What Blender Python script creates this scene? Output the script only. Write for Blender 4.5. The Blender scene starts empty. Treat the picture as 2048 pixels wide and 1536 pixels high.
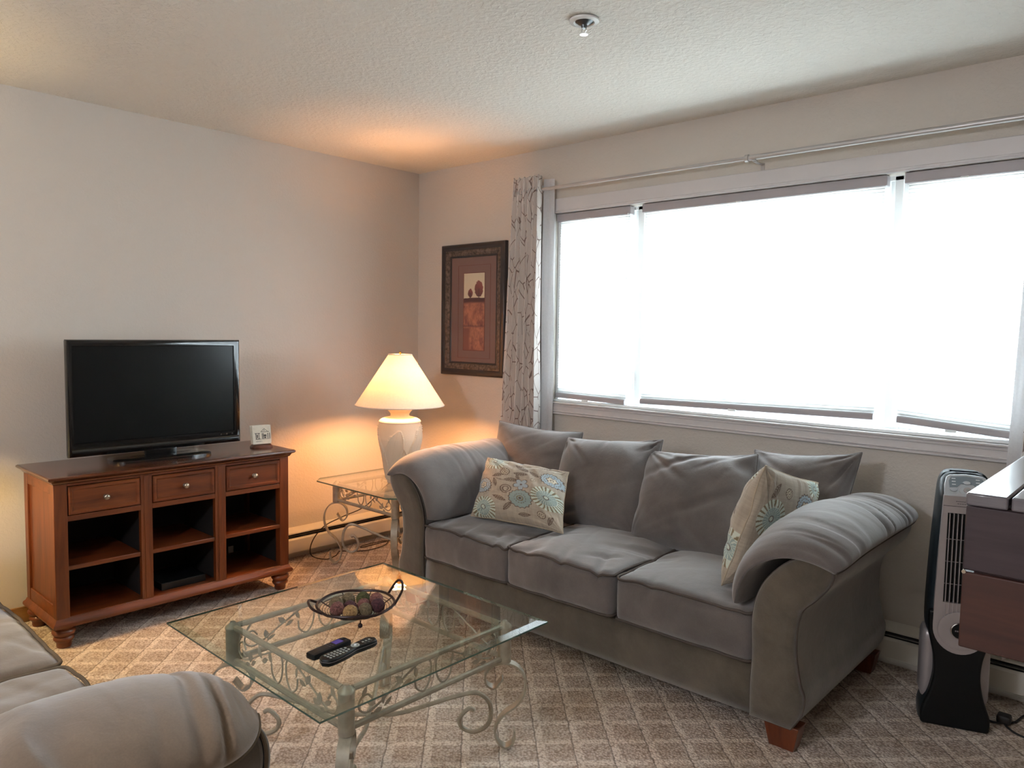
import bpy, bmesh, math, random
import numpy as np
from mathutils import Vector, Matrix, Euler

random.seed(7)
S = bpy.context.scene
COL = S.collection
PI = math.pi

# ------------------------------------------------------------------ camera
cam_d = bpy.data.cameras.new('camera')
cam = bpy.data.objects.new('camera', cam_d)
COL.objects.link(cam)
cam_d.sensor_fit = 'HORIZONTAL'
cam_d.sensor_width = 36.0
cam_d.lens = 1501.19 / 2048 * 36.0
cam_d.clip_start = 0.02
cam.matrix_world = Matrix(((0.7384178909, -0.0586254314, 0.6717902032, 3.9682743),
                           (0.6741665378, 0.0413644083, -0.7374201415, -3.3887029),
                           (0.0154433697, 0.9974227011, 0.0700675233, 1.3860556),
                           (0, 0, 0, 1)))
S.camera = cam

# ------------------------------------------------------------------ world, view, large lights
S.view_settings.view_transform = 'Standard'
S.view_settings.look = 'None'
S.view_settings.gamma = 1.0
S.view_settings.use_curve_mapping = False
S.view_settings.exposure = 0.50
S.cycles.use_denoising = True
S.cycles.max_bounces = 10
S.cycles.diffuse_bounces = 5
S.cycles.glossy_bounces = 4
S.cycles.transmission_bounces = 8
S.cycles.transparent_max_bounces = 24
S.cycles.sample_clamp_indirect = 6.0
S.cycles.caustics_reflective = False
S.cycles.caustics_refractive = False

world = bpy.data.worlds.new('overcast_sky')
S.world = world
world.use_nodes = True
bg = world.node_tree.nodes['Background']
bg.inputs[0].default_value = (0.80, 0.91, 1.0, 1)
bg.inputs[1].default_value = 29.0


def area(name, loc, rot, sx, sy, power, color, portal=False):
    l = bpy.data.lights.new(name, 'AREA')
    l.shape = 'RECTANGLE'
    l.size = sx
    l.size_y = sy
    l.energy = power
    l.color = color
    o = bpy.data.objects.new(name, l)
    COL.objects.link(o)
    o.location = loc
    o.rotation_euler = rot
    if portal:
        l.cycles.is_portal = True
    return o


area('window_portal', (2.35, 0.17, 1.52), (-PI / 2, 0, 0), 2.5, 1.2, 1.0, (1, 1, 1), True)
# flush ceiling fixture behind the photographer
fx = bpy.data.lights.new('ceiling_fixture_light', 'POINT')
fx.energy = 76
fx.color = (0.86, 0.90, 1.0)
fx.shadow_soft_size = 0.15
fxo = bpy.data.objects.new('ceiling_fixture_light', fx)
COL.objects.link(fxo)
fxo.location = (2.6, -4.6, 2.1)


# ------------------------------------------------------------------ helpers
def lin(c):
    return tuple(((v / 255.0) / 12.92 if v / 255.0 <= 0.04045 else ((v / 255.0 + 0.055) / 1.055) ** 2.4) for v in c)


def lin4(*c):
    return lin(c) + (1.0,)


_tab = np.random.RandomState(3).rand(64, 64, 64).astype(np.float32)


def vn(x, y, z=0.0):
    """smooth value noise in [-1,1], vectorised"""
    x, y, z = np.broadcast_arrays(np.asarray(x, float), np.asarray(y, float), np.asarray(z, float))
    xi, yi, zi = np.floor(x).astype(int), np.floor(y).astype(int), np.floor(z).astype(int)
    fx, fy, fz = x - xi, y - yi, z - zi
    fx = fx * fx * (3 - 2 * fx); fy = fy * fy * (3 - 2 * fy); fz = fz * fz * (3 - 2 * fz)
    def g(a, b, c):
        return _tab[(xi + a) & 63, (yi + b) & 63, (zi + c) & 63]
    r = 0
    for a, wa in ((0, 1 - fx), (1, fx)):
        for b, wb in ((0, 1 - fy), (1, fy)):
            for c, wc in ((0, 1 - fz), (1, fz)):
                r = r + wa * wb * wc * g(a, b, c)
    return r * 2 - 1


def crease(n, w=0.35):
    """turn noise into folds: narrow valleys where n is near 0"""
    return -np.exp(-(n / w) ** 2)


ORG = {}


def thing(name, label, cat, org=(0, 0, 0), group=None):
    o = bpy.data.objects.new(name, None)
    COL.objects.link(o)
    o.location = org
    o.empty_display_size = 0.1
    ORG[o.name] = Vector(org)
    o['label'] = label
    o['category'] = cat
    if group:
        o['group'] = group
    return o


def tag(o, label, cat, group=None, kind=None):
    if label: o['label'] = label
    if cat: o['category'] = cat
    if group: o['group'] = group
    if kind: o['kind'] = kind
    return o


def copy_tree(o, parent=None):
    c = o.copy()
    COL.objects.link(c)
    c.parent = parent
    for ch in o.children:
        copy_tree(ch, c)
    return c


class MB:
    def __init__(self):
        self.v = []
        self.f = []

    def add(self, vs, fs):
        n = len(self.v)
        self.v.extend([tuple(p) for p in vs])
        self.f.extend([tuple(i + n for i in f) for f in fs])
        return self

    def box(self, x0, x1, y0, y1, z0, z1):
        vs = [(x0, y0, z0), (x1, y0, z0), (x1, y1, z0), (x0, y1, z0), (x0, y0, z1), (x1, y0, z1), (x1, y1, z1), (x0, y1, z1)]
        return self.add(vs, [(0, 3, 2, 1), (4, 5, 6, 7), (0, 1, 5, 4), (1, 2, 6, 5), (2, 3, 7, 6), (3, 0, 4, 7)])

    def frustum(self, b, t, z0, z1):
        """b,t = (x0,x1,y0,y1) rectangles at z0 and z1"""
        vs = [(b[0], b[2], z0), (b[1], b[2], z0), (b[1], b[3], z0), (b[0], b[3], z0),
              (t[0], t[2], z1), (t[1], t[2], z1), (t[1], t[3], z1), (t[0], t[3], z1)]
        return self.add(vs, [(0, 3, 2, 1), (4, 5, 6, 7), (0, 1, 5, 4), (1, 2, 6, 5), (2, 3, 7, 6), (3, 0, 4, 7)])

    def grid(self, P, closed_u=False, closed_v=False):
        """P: array (nu,nv,3)"""
        nu, nv = P.shape[:2]
        n = len(self.v)
        self.v.extend(map(tuple, P.reshape(-1, 3).tolist()))
        for i in range(nu if closed_u else nu - 1):
            a = (i + 1) % nu
            for j in range(nv if closed_v else nv - 1):
                b = (j + 1) % nv
                self.f.append((n + i * nv + j, n + a * nv + j, n + a * nv + b, n + i * nv + b))
        return self

    def prism(self, pts, axis, a0, a1):
        """extrude a 2D outline along axis ('x','y','z')"""
        def P(p, a):
            return {'x': (a, p[0], p[1]), 'y': (p[0], a, p[1]), 'z': (p[0], p[1], a)}[axis]
        n = len(pts)
        vs = [P(p, a0) for p in pts] + [P(p, a1) for p in pts]
        fs = [tuple(range(n)), tuple(range(2 * n - 1, n - 1, -1))]
        fs += [(i, i + n, (i + 1) % n + n, (i + 1) % n) for i in range(n)]
        return self.add(vs, fs)

    def lathe(self, prof, c=(0, 0, 0), seg=32, axis='z', caps=True):
        P = []
        for r, h in prof:
            row = []
            for k in range(seg):
                a = 2 * PI * k / seg
                x, y = r * math.cos(a), r * math.sin(a)
                p = {'z': (x, y, h), 'x': (h, x, y), 'y': (y, h, x)}[axis]
                row.append((c[0] + p[0], c[1] + p[1], c[2] + p[2]))
            P.append(row)
        n = len(self.v)
        self.grid(np.array(P), closed_v=True)
        m = len(prof)
        if not caps: return self
        if prof[0][0] > 1e-6: self.f.append(tuple(n + k for k in range(seg))[::-1])
        if prof[-1][0] > 1e-6: self.f.append(tuple(n + (m - 1) * seg + k for k in range(seg)))
        return self

    def tube(self, pts, r, seg=8, closed=False, r2=None):
        pts = [Vector(p) for p in pts]
        n = len(pts)
        rings = []
        up = None
        for i, p in enumerate(pts):
            if closed:
                t = pts[(i + 1) % n] - pts[i - 1]
            else:
                t = pts[min(i + 1, n - 1)] - pts[max(i - 1, 0)]
            if t.length < 1e-9: t = Vector((0, 0, 1))
            t.normalize()
            if up is None:
                up = Vector((0, 0, 1)) if abs(t.z) < 0.9 else Vector((1, 0, 0))
            s = t.cross(up)
            if s.length < 1e-6: s = t.orthogonal()
            s.normalize()
            up = s.cross(t).normalized()
            rr = r if r2 is None else r + (r2 - r) * i / (n - 1)
            if isinstance(r, (list, tuple)): rr = r[i]
            rings.append([tuple(p + (s * math.cos(2 * PI * k / seg) + up * math.sin(2 * PI * k / seg)) * rr) for k in range(seg)])
        n0 = len(self.v)
        self.grid(np.array(rings), closed_u=closed, closed_v=True)
        if not closed:
            self.f.append(tuple(n0 + k for k in range(seg)))
            self.f.append(tuple(n0 + (n - 1) * seg + k for k in range(seg))[::-1])
        return self

    def ribbon(self, pts, side, w, t):
        """flat bar along pts; side = unit vector across the flat"""
        pts = [Vector(p) for p in pts]
        side = Vector(side).normalized()
        n = len(pts)
        rings = []
        for i, p in enumerate(pts):
            tg = (pts[min(i + 1, n - 1)] - pts[max(i - 1, 0)]).normalized()
            nn = tg.cross(side).normalized()
            rings.append([tuple(p + side * a * w / 2 + nn * b * t / 2) for a, b in ((-1, -1), (1, -1), (1, 1), (-1, 1))])
        n0 = len(self.v)
        self.grid(np.array(rings), closed_v=True)
        self.f.append(tuple(n0 + k for k in range(4)))
        self.f.append(tuple(n0 + (n - 1) * 4 + k for k in range(4))[::-1])
        return self

    def sphere(self, c, r, seg=12, rings=8, sz=1.0):
        prof = [(r * math.sin(PI * i / rings) + 1e-7, -r * sz * math.cos(PI * i / rings)) for i in range(rings + 1)]
        return self.lathe(prof, c, seg)

    def rbox(self, x0, x1, y0, y1, z0, z1, r, n=(8, 8, 4), fn=None):
        """rounded box with subdivided faces; fn maps an (N,3) array"""
        c = np.array([(x0 + x1) / 2, (y0 + y1) / 2, (z0 + z1) / 2])
        h = np.array([(x1 - x0) / 2, (y1 - y0) / 2, (z1 - z0) / 2])
        base = len(self.v)
        idx = {}
        pts = []
        faces = []
        nx = n
        def vid(i, j, k):
            key = (i, j, k)
            if key not in idx:
                idx[key] = len(pts)
                pts.append((i / nx[0] * 2 - 1, j / nx[1] * 2 - 1, k / nx[2] * 2 - 1))
            return idx[key]
        for k in (0, nx[2]):
            for i in range(nx[0]):
                for j in range(nx[1]):
                    q = [vid(i, j, k), vid(i + 1, j, k), vid(i + 1, j + 1, k), vid(i, j + 1, k)]
                    faces.append(q if k else q[::-1])
        for j in (0, nx[1]):
            for i in range(nx[0]):
                for k in range(nx[2]):
                    q = [vid(i, j, k), vid(i + 1, j, k), vid(i + 1, j, k + 1), vid(i, j, k + 1)]
                    faces.append(q[::-1] if j else q)
        for i in (0, nx[0]):
            for j in range(nx[1]):
                for k in range(nx[2]):
                    q = [vid(i, j, k), vid(i, j + 1, k), vid(i, j + 1, k + 1), vid(i, j, k + 1)]
                    faces.append(q if i else q[::-1])
        P = np.array(pts)
        U = P.copy()
        X = P * h
        inner = np.maximum(h - r, 1e-4)
        Q = np.clip(X, -inner, inner)
        D = X - Q
        L = np.linalg.norm(D, axis=1, keepdims=True)
        m = L[:, 0] > 1e-9
        # push only points inside the rounding zone onto the sphere/cylinder
        Dm = np.abs(D).max(axis=1, keepdims=True)
        D2 = np.where(L > 1e-9, D / np.maximum(L, 1e-9) * Dm, 0)
        X = Q + D2
        W = X + c
        if fn is not None:
            W = fn(W, U)
        self.v.extend(map(tuple, W.tolist()))
        self.f.extend([tuple(base + a for a in q) for q in faces])
        return self

    def build(self, name, mat, parent=None, org=None, bevel=0, sharp=35, smooth=True, colors=None, seg=2):
        me = bpy.data.meshes.new(name)
        if org is None:
            o_ = Vector((0, 0, 0))
            p = parent
            while p is not None and p.parent is not None:
                p = p.parent
            if p is not None and p.name in ORG: o_ = ORG[p.name]
        else:
            o_ = Vector(org)
        V = np.array(self.v, dtype=float) - np.array(o_)
        me.from_pydata(V.tolist(), [], self.f)
        me.update()
        if colors is not None:
            at = me.color_attributes.new('Col', 'FLOAT_COLOR', 'POINT')
            c4 = np.ones((len(self.v), 4), dtype=np.float32)
            c4[:, :3] = colors
            at.data.foreach_set('color', c4.ravel())
        if smooth:
            me.polygons.foreach_set('use_smooth', [True] * len(me.polygons))
            if sharp < 180: me.set_sharp_from_angle(angle=math.radians(sharp))
        if mat is not None: me.materials.append(mat)
        ob = bpy.data.objects.new(name, me)
        COL.objects.link(ob)
        if parent is not None:
            ob.parent = parent
        elif org is not None:
            ob.location = org
            ORG[ob.name] = Vector(org)
        if bevel:
            b = ob.modifiers.new('bevel', 'BEVEL')
            b.width = bevel
            b.segments = seg
            b.limit_method = 'ANGLE'
            b.angle_limit = math.radians(40)
        return ob


def struct(name, mb, mat, parent=None, **k):
    o = mb.build(name, mat, parent, **k)
    if parent is None: o['kind'] = 'structure'
    return o


def spline(pts, n=6, closed=False):
    """Catmull-Rom through points"""
    P = [np.array(p, float) for p in pts]
    out = []
    m = len(P)
    rng = range(m) if closed else range(m - 1)
    for i in rng:
        p0 = P[i - 1] if (i > 0 or closed) else 2 * P[0] - P[1]
        p1 = P[i]
        p2 = P[(i + 1) % m]
        p3 = P[(i + 2) % m] if (i + 2 < m or closed) else 2 * P[-1] - P[-2]
        for k in range(n):
            t = k / n
            out.append(0.5 * ((2 * p1) + (-p0 + p2) * t + (2 * p0 - 5 * p1 + 4 * p2 - p3) * t * t + (-p0 + 3 * p1 - 3 * p2 + p3) * t ** 3))
    if not closed: out.append(P[-1])
    return [tuple(p.tolist()) for p in out]


# ------------------------------------------------------------------ materials
def new_mat(name):
    m = bpy.data.materials.new(name)
    m.use_nodes = True
    nt = m.node_tree
    return m, nt, nt.nodes['Principled BSDF']


def N(nt, typ, **kw):
    n = nt.nodes.new(typ)
    for k, v in kw.items():
        if k in n.inputs: n.inputs[k].default_value = v
        else: setattr(n, k, v)
    return n


def coords(nt, kind='Object', scale=None, rot=None):
    tc = N(nt, 'ShaderNodeTexCoord')
    out = tc.outputs[kind]
    if scale is not None or rot is not None:
        mp = N(nt, 'ShaderNodeMapping')
        nt.links.new(out, mp.inputs['Vector'])
        if scale is not None: mp.inputs['Scale'].default_value = scale
        if rot is not None: mp.inputs['Rotation'].default_value = rot
        out = mp.outputs['Vector']
    return out


def ramp(nt, fac, stops):
    r = N(nt, 'ShaderNodeValToRGB')
    nt.links.new(fac, r.inputs['Fac'])
    el = r.color_ramp.elements
    while len(el) > 1: el.remove(el[-1])
    el[0].position, el[0].color = stops[0][0], stops[0][1]
    for p, c in stops[1:]:
        e = el.new(p)
        e.color = c
    return r.outputs['Color']


def noise(nt, vec, scale, detail=3, rough=0.5, dist=0.0):
    n = N(nt, 'ShaderNodeTexNoise')
    n.inputs['Scale'].default_value = scale
    n.inputs['Detail'].default_value = detail
    n.inputs['Roughness'].default_value = rough
    n.inputs['Distortion'].default_value = dist
    nt.links.new(vec, n.inputs['Vector'])
    return n.outputs['Fac']


def bump(nt, bsdf, h, strength=0.3, dist=0.01):
    b = N(nt, 'ShaderNodeBump')
    b.inputs['Strength'].default_value = strength
    b.inputs['Distance'].default_value = dist
    nt.links.new(h, b.inputs['Height'])
    nt.links.new(b.outputs['Normal'], bsdf.inputs['Normal'])
    return b


def simple(name, rgb, rough=0.5, metal=0.0, spec=0.5, nz=None, bmp=None, coat=0.0, var=0.06):
    m, nt, b = new_mat(name)
    c = lin4(*rgb)
    v = coords(nt)
    f = noise(nt, v, nz or 12.0, 4)
    lo = tuple(x * (1 - var) for x in c[:3]) + (1,)
    hi = tuple(min(1, x * (1 + var)) for x in c[:3]) + (1,)
    nt.links.new(ramp(nt, f, [(0.3, lo), (0.7, hi)]), b.inputs['Base Color'])
    b.inputs['Roughness'].default_value = rough
    b.inputs['Metallic'].default_value = metal
    b.inputs['Specular IOR Level'].default_value = spec
    if coat:
        b.inputs['Coat Weight'].default_value = coat
        b.inputs['Coat Roughness'].default_value = 0.08
    if bmp:
        bump(nt, b, noise(nt, v, bmp[0], 3), bmp[1], bmp[2])
    return m


def wall_mat(name, rgb, scale=55, strength=0.35, dist=0.004, rough=0.6):
    m, nt, b = new_mat(name)
    v = coords(nt)
    c = lin4(*rgb)
    f = noise(nt, v, 1.3, 3)
    nt.links.new(ramp(nt, f, [(0.3, tuple(x * 0.97 for x in c[:3]) + (1,)), (0.7, c)]), b.inputs['Base Color'])
    b.inputs['Roughness'].default_value = rough
    b.inputs['Specular IOR Level'].default_value = 0.35
    n1 = noise(nt, v, scale, 3, 0.55, 0.4)
    r = ramp(nt, n1, [(0.42, (0, 0, 0, 1)), (0.62, (1, 1, 1, 1))])
    bump(nt, b, r, strength, dist)
    return m


def fabric(name, rgb, rgb2, scale=9.0):
    """suede-like microfibre with nap variation"""
    m, nt, b = new_mat(name)
    v = coords(nt)
    f = noise(nt, v, scale, 5, 0.62, 0.3)
    g = noise(nt, v, 320, 2)
    col = ramp(nt, f, [(0.36, lin4(*rgb)), (0.66, lin4(*rgb2))])
    mx = N(nt, 'ShaderNodeMix', data_type='RGBA', blend_type='MULTIPLY')
    mx.inputs[0].default_value = 0.5
    nt.links.new(col, mx.inputs[6])
    nt.links.new(ramp(nt, g, [(0.3, (0.72, 0.72, 0.72, 1)), (0.7, (1, 1, 1, 1))]), mx.inputs[7])
    nt.links.new(mx.outputs[2], b.inputs['Base Color'])
    b.inputs['Roughness'].default_value = 0.9
    b.inputs['Specular IOR Level'].default_value = 0.15
    b.inputs['Sheen Weight'].default_value = 0.5
    b.inputs['Sheen Roughness'].default_value = 0.6
    bump(nt, b, noise(nt, v, 30, 4, 0.6, 0.5), 0.18, 0.006)
    return m


def wood(name, dark, mid, light, axis='y', scale=1.0, rough=0.32, coat=0.3):
    m, nt, b = new_mat(name)
    sc = {'x': (1.2, 14, 14), 'y': (14, 1.2, 14), 'z': (14, 14, 1.2)}[axis]
    v = coords(nt, 'Object', tuple(s * scale for s in sc))
    f = noise(nt, v, 1.6, 6, 0.6, 0.6)
    v2 = coords(nt, 'Object', tuple(s * scale * 5 for s in sc))
    g = noise(nt, v2, 2.0, 3, 0.5)
    col = ramp(nt, f, [(0.25, lin4(*dark)), (0.5, lin4(*mid)), (0.8, lin4(*light))])
    mx = N(nt, 'ShaderNodeMix', data_type='RGBA', blend_type='MULTIPLY')
    mx.inputs[0].default_value = 0.35
    nt.links.new(col, mx.inputs[6])
    nt.links.new(ramp(nt, g, [(0.35, (0.6, 0.6, 0.6, 1)), (0.6, (1, 1, 1, 1))]), mx.inputs[7])
    nt.links.new(mx.outputs[2], b.inputs['Base Color'])
    b.inputs['Roughness'].default_value = rough
    b.inputs['Coat Weight'].default_value = coat
    b.inputs['Coat Roughness'].default_value = 0.15
    bump(nt, b, f, 0.05, 0.002)
    return m


def vcol(name, rough=0.9, sheen=0.2, bscale=260, bstr=0.25, spec=0.2):
    m, nt, b = new_mat(name)
    a = N(nt, 'ShaderNodeVertexColor', layer_name='Col')
    nt.links.new(a.outputs['Color'], b.inputs['Base Color'])
    b.inputs['Roughness'].default_value = rough
    b.inputs['Specular IOR Level'].default_value = spec
    b.inputs['Sheen Weight'].default_value = sheen
    bump(nt, b, noise(nt, coords(nt), bscale, 2), bstr, 0.002)
    return m


def glass(name, tint=(0.93, 0.97, 0.95), ior=1.5, gloss=1.0):
    """clear sheet: fresnel mix of transparent and mirror reflection"""
    m = bpy.data.materials.new(name)
    m.use_nodes = True
    nt = m.node_tree
    nt.nodes.clear()
    out = N(nt, 'ShaderNodeOutputMaterial')
    tr = N(nt, 'ShaderNodeBsdfTransparent')
    tr.inputs['Color'].default_value = tuple(tint) + (1,)
    gl = N(nt, 'ShaderNodeBsdfGlossy')
    gl.inputs['Roughness'].default_value = 0.0
    gl.inputs['Color'].default_value = (gloss, gloss, gloss, 1)
    geo = N(nt, 'ShaderNodeNewGeometry')
    dt = N(nt, 'ShaderNodeVectorMath', operation='DOT_PRODUCT')
    nt.links.new(geo.outputs['Normal'], dt.inputs[0])
    nt.links.new(geo.outputs['Incoming'], dt.inputs[1])
    f0 = ((ior - 1) / (ior + 1)) ** 2
    om = math_node(nt, 'SUBTRACT', 1.0, math_node(nt, 'ABSOLUTE', dt.outputs['Value']))
    fr = math_node(nt, 'ADD', math_node(nt, 'MULTIPLY', math_node(nt, 'POWER', om, 5.0), 1 - f0), f0)
    # Schlick reflectance, the same from either face of the sheet
    mx = N(nt, 'ShaderNodeMixShader')
    nt.links.new(fr, mx.inputs['Fac'])
    nt.links.new(tr.outputs['BSDF'], mx.inputs[1])
    nt.links.new(gl.outputs['BSDF'], mx.inputs[2])
    nt.links.new(mx.outputs['Shader'], out.inputs['Surface'])
    return m


def translucent(name, refl, trans, rough=0.9, tfac=0.5, bscale=200, transp=0.0):
    m = bpy.data.materials.new(name)
    m.use_nodes = True
    nt = m.node_tree
    nt.nodes.clear()
    out = N(nt, 'ShaderNodeOutputMaterial')
    d = N(nt, 'ShaderNodeBsdfDiffuse')
    t = N(nt, 'ShaderNodeBsdfTranslucent')
    v = coords(nt)
    f = noise(nt, v, bscale, 3)
    nt.links.new(ramp(nt, f, [(0.3, tuple(x * 0.93 for x in refl) + (1,)), (0.7, tuple(refl) + (1,))]), d.inputs['Color'])
    nt.links.new(ramp(nt, f, [(0.3, tuple(x * 0.95 for x in trans) + (1,)), (0.7, tuple(trans) + (1,))]), t.inputs['Color'])
    mx = N(nt, 'ShaderNodeMixShader')
    mx.inputs['Fac'].default_value = tfac
    nt.links.new(d.outputs['BSDF'], mx.inputs[1])
    nt.links.new(t.outputs['BSDF'], mx.inputs[2])
    last = mx
    if transp:
        tp = N(nt, 'ShaderNodeBsdfTransparent')
        m2 = N(nt, 'ShaderNodeMixShader')
        m2.inputs['Fac'].default_value = transp
        nt.links.new(mx.outputs['Shader'], m2.inputs[1])
        nt.links.new(tp.outputs['BSDF'], m2.inputs[2])
        last = m2
    nt.links.new(last.outputs['Shader'], out.inputs['Surface'])
    return m


def math_node(nt, op, a, b=None):
    n = N(nt, 'ShaderNodeMath', operation=op)
    for i, x in enumerate((a, b)):
        if x is None: continue
        if isinstance(x, (int, float)): n.inputs[i].default_value = x
        else: nt.links.new(x, n.inputs[i])
    return n.outputs[0]


def carpet_mat():
    m, nt, b = new_mat('carpet_mat')
    v = coords(nt, 'Object', None, (0, 0, math.radians(45)))
    sep = N(nt, 'ShaderNodeSeparateXYZ')
    # slight waviness of the woven lines
    nz = N(nt, 'ShaderNodeTexNoise')
    nz.inputs['Scale'].default_value = 30
    nt.links.new(v, nz.inputs['Vector'])
    wob = N(nt, 'ShaderNodeVectorMath', operation='SCALE')
    nt.links.new(nz.outputs['Color'], wob.inputs[0])
    wob.inputs['Scale'].default_value = 0.012
    ad = N(nt, 'ShaderNodeVectorMath', operation='ADD')
    nt.links.new(v, ad.inputs[0]); nt.links.new(wob.outputs[0], ad.inputs[1])
    nt.links.new(ad.outputs[0], sep.inputs[0])
    P = 0.125
    bands = []
    seams = []
    for ax in ('X', 'Y'):
        u = math_node(nt, 'FRACT', math_node(nt, 'DIVIDE', sep.outputs[ax], P))
        bands.append(math_node(nt, 'LESS_THAN', u, 0.24))
        d = math_node(nt, 'ABSOLUTE', math_node(nt, 'SUBTRACT', u, 0.02))
        seams.append(math_node(nt, 'LESS_THAN', d, 0.022))
    band = math_node(nt, 'MAXIMUM', bands[0], bands[1])
    seam = math_node(nt, 'MAXIMUM', math_node(nt, 'MULTIPLY', seams[0], 0.35), seams[1])
    vo = N(nt, 'ShaderNodeTexVoronoi')
    vo.inputs['Scale'].default_value = 125
    nt.links.new(v, vo.inputs['Vector'])
    loops = vo.outputs['Distance']
    n2 = noise(nt, v, 5, 3)
    n3 = noise(nt, v, 120, 3, 0.7)
    base = ramp(nt, loops, [(0.15, lin4(222, 208, 194)), (0.5, lin4(196, 180, 166)), (0.85, lin4(164, 146, 131))])
    bandc = ramp(nt, loops, [(0.15, lin4(240, 228, 216)), (0.6, lin4(220, 206, 192)), (0.9, lin4(178, 160, 145))])
    mx = N(nt, 'ShaderNodeMix', data_type='RGBA')
    nt.links.new(band, mx.inputs[0]); nt.links.new(base, mx.inputs[6]); nt.links.new(bandc, mx.inputs[7])
    m2 = N(nt, 'ShaderNodeMix', data_type='RGBA', blend_type='MULTIPLY')
    m2.inputs[0].default_value = 1.0
    nt.links.new(mx.outputs[2], m2.inputs[6])
    nt.links.new(ramp(nt, n3, [(0.30, lin4(190, 170, 152)), (0.46, (1, 1, 1, 1))]), m2.inputs[7])
    m3 = N(nt, 'ShaderNodeMix', data_type='RGBA')
    nt.links.new(math_node(nt, 'MULTIPLY', seam, 0.6), m3.inputs[0])
    nt.links.new(m2.outputs[2], m3.inputs[6])
    m3.inputs[7].default_value = lin4(96, 80, 68)
    m4 = N(nt, 'ShaderNodeMix', data_type='RGBA', blend_type='MULTIPLY')
    m4.inputs[0].default_value = 1.0
    nt.links.new(m3.outputs[2], m4.inputs[6])
    nt.links.new(ramp(nt, n2, [(0.35, (0.86, 0.82, 0.77, 1)), (0.6, (1, 1, 1, 1))]), m4.inputs[7])
    nt.links.new(m4.outputs[2], b.inputs['Base Color'])
    b.inputs['Roughness'].default_value = 0.95
    b.inputs['Specular IOR Level'].default_value = 0.1
    hgt = math_node(nt, 'SUBTRACT', math_node(nt, 'MULTIPLY', band, 0.35), loops)
    hgt = math_node(nt, 'SUBTRACT', hgt, math_node(nt, 'MULTIPLY', seam, 0.8))
    bump(nt, b, hgt, 0.8, 0.005)
    return m


M = {}
M['wall'] = wall_mat('wall_paint', (206, 199, 190), 70, 0.17, 0.004)
M['ceiling'] = wall_mat('ceiling_paint', (232, 229, 221), 48, 0.5, 0.005, 0.8)
M['carpet'] = carpet_mat()
M['trim'] = simple('trim_paint', (212, 208, 208), 0.35, var=0.02)
M['vinyl'] = simple('window_vinyl', (236, 240, 240), 0.4, var=0.02)
M['pane'] = glass('window_pane', (0.97, 0.98, 0.98))
M['shade_cloth'] = translucent('blind_cloth', (0.80, 0.80, 0.79), (0.86, 0.87, 0.86), tfac=0.42, bscale=2)
# the glued ridge of every cell is a double layer of cloth that lets less daylight through
_nt = M['shade_cloth'].node_tree
_at = N(_nt, 'ShaderNodeAttribute', attribute_name='ridge')
_tn = [n for n in _nt.nodes if n.type == 'BSDF_TRANSLUCENT'][0]
_src = _tn.inputs['Color'].links[0].from_socket
_mx = N(_nt, 'ShaderNodeMix', data_type='RGBA', blend_type='MULTIPLY')
_nt.links.new(math_node(_nt, 'GREATER_THAN', _at.outputs['Fac'], 0.70), _mx.inputs[0])
_nt.links.new(_src, _mx.inputs[6])
_mx.inputs[7].default_value = (0.42, 0.43, 0.44, 1)
_nt.links.new(_mx.outputs[2], _tn.inputs['Color'])
M['blind_rail'] = simple('blind_rail_paint', (170, 165, 168), 0.45, var=0.03)
M['heater'] = simple('heater_enamel', (206, 200, 188), 0.45, var=0.03)
M['heater_dark'] = simple('heater_shadow_metal', (40, 32, 28), 0.6)
M['oak'] = wood('oak_baseboard', (98, 66, 34), (134, 94, 52), (160, 116, 66), 'y')
M['sofa'] = fabric('taupe_microfibre', (86, 79, 76), (108, 100, 96), 4.0)
M['loveseat'] = fabric('warm_lit_microfibre', (96, 77, 58), (118, 98, 77), 4.0)  # the sofa's taupe fabric with warm light put into its colour
M['loveseat_base'] = fabric('warm_lit_suede_base', (66, 55, 42), (86, 73, 57), 5.0)  # base fabric, warm light tinted in the same way
M['welt'] = simple('shadow_toned_welt', (84, 76, 71), 0.9, spec=0.1, var=0.15)  # fabric colour darkened to carry the shadow line along the piping
M['warm_lit_welt'] = simple('warm_lit_welt', (100, 87, 72), 0.9, spec=0.1, var=0.15)  # loveseat welt, warm light in its colour too
M['sofa_base'] = fabric('taupe_suede_base', (70, 62, 51), (98, 88, 74), 5.0)
M['piping'] = simple('dark_piping', (78, 66, 58), 0.9, spec=0.1)
M['foot_wood'] = wood('sofa_foot_wood', (74, 32, 16), (104, 50, 26), (122, 62, 34), 'z')
M['cab'] = wood('cabinet_cherry', (70, 31, 10), (106, 51, 19), (128, 68, 30), 'y', 1.0, 0.42, 0.12)
M['cab_v'] = wood('cabinet_cherry_upright', (70, 31, 10), (104, 50, 18), (126, 66, 29), 'z', 1.0, 0.42, 0.12)
M['cab_top'] = wood('cabinet_top_wood', (64, 32, 18), (92, 50, 28), (112, 66, 40), 'y', 1.0, 0.22, 0.6)
M['shaded_in'] = simple('cabinet_inside_shade', (22, 14, 10), 0.8)  # near-black puts the shade of the open bays into the colour
M['nickel'] = simple('brushed_nickel', (170, 160, 145), 0.3, 0.9)
M['tv_gloss'] = simple('tv_gloss_black', (10, 11, 12), 0.12, spec=0.5, coat=0.5)
M['tv_screen'] = simple('tv_screen', (9, 13, 14), 0.22, spec=0.45, var=0.02)
M['tv_edge'] = simple('tv_matte_black', (24, 28, 30), 0.5)
M['iron'] = simple('antique_cream_iron', (164, 154, 137), 0.45, 0.25, nz=40, var=0.14, bmp=(120, 0.2, 0.001))
M['tglass'] = glass('table_glass', (0.93, 0.965, 0.94), 1.52)
M['tglass_edge'] = simple('table_glass_edge', (70, 100, 88), 0.05, spec=1.0, coat=1.0)
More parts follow.
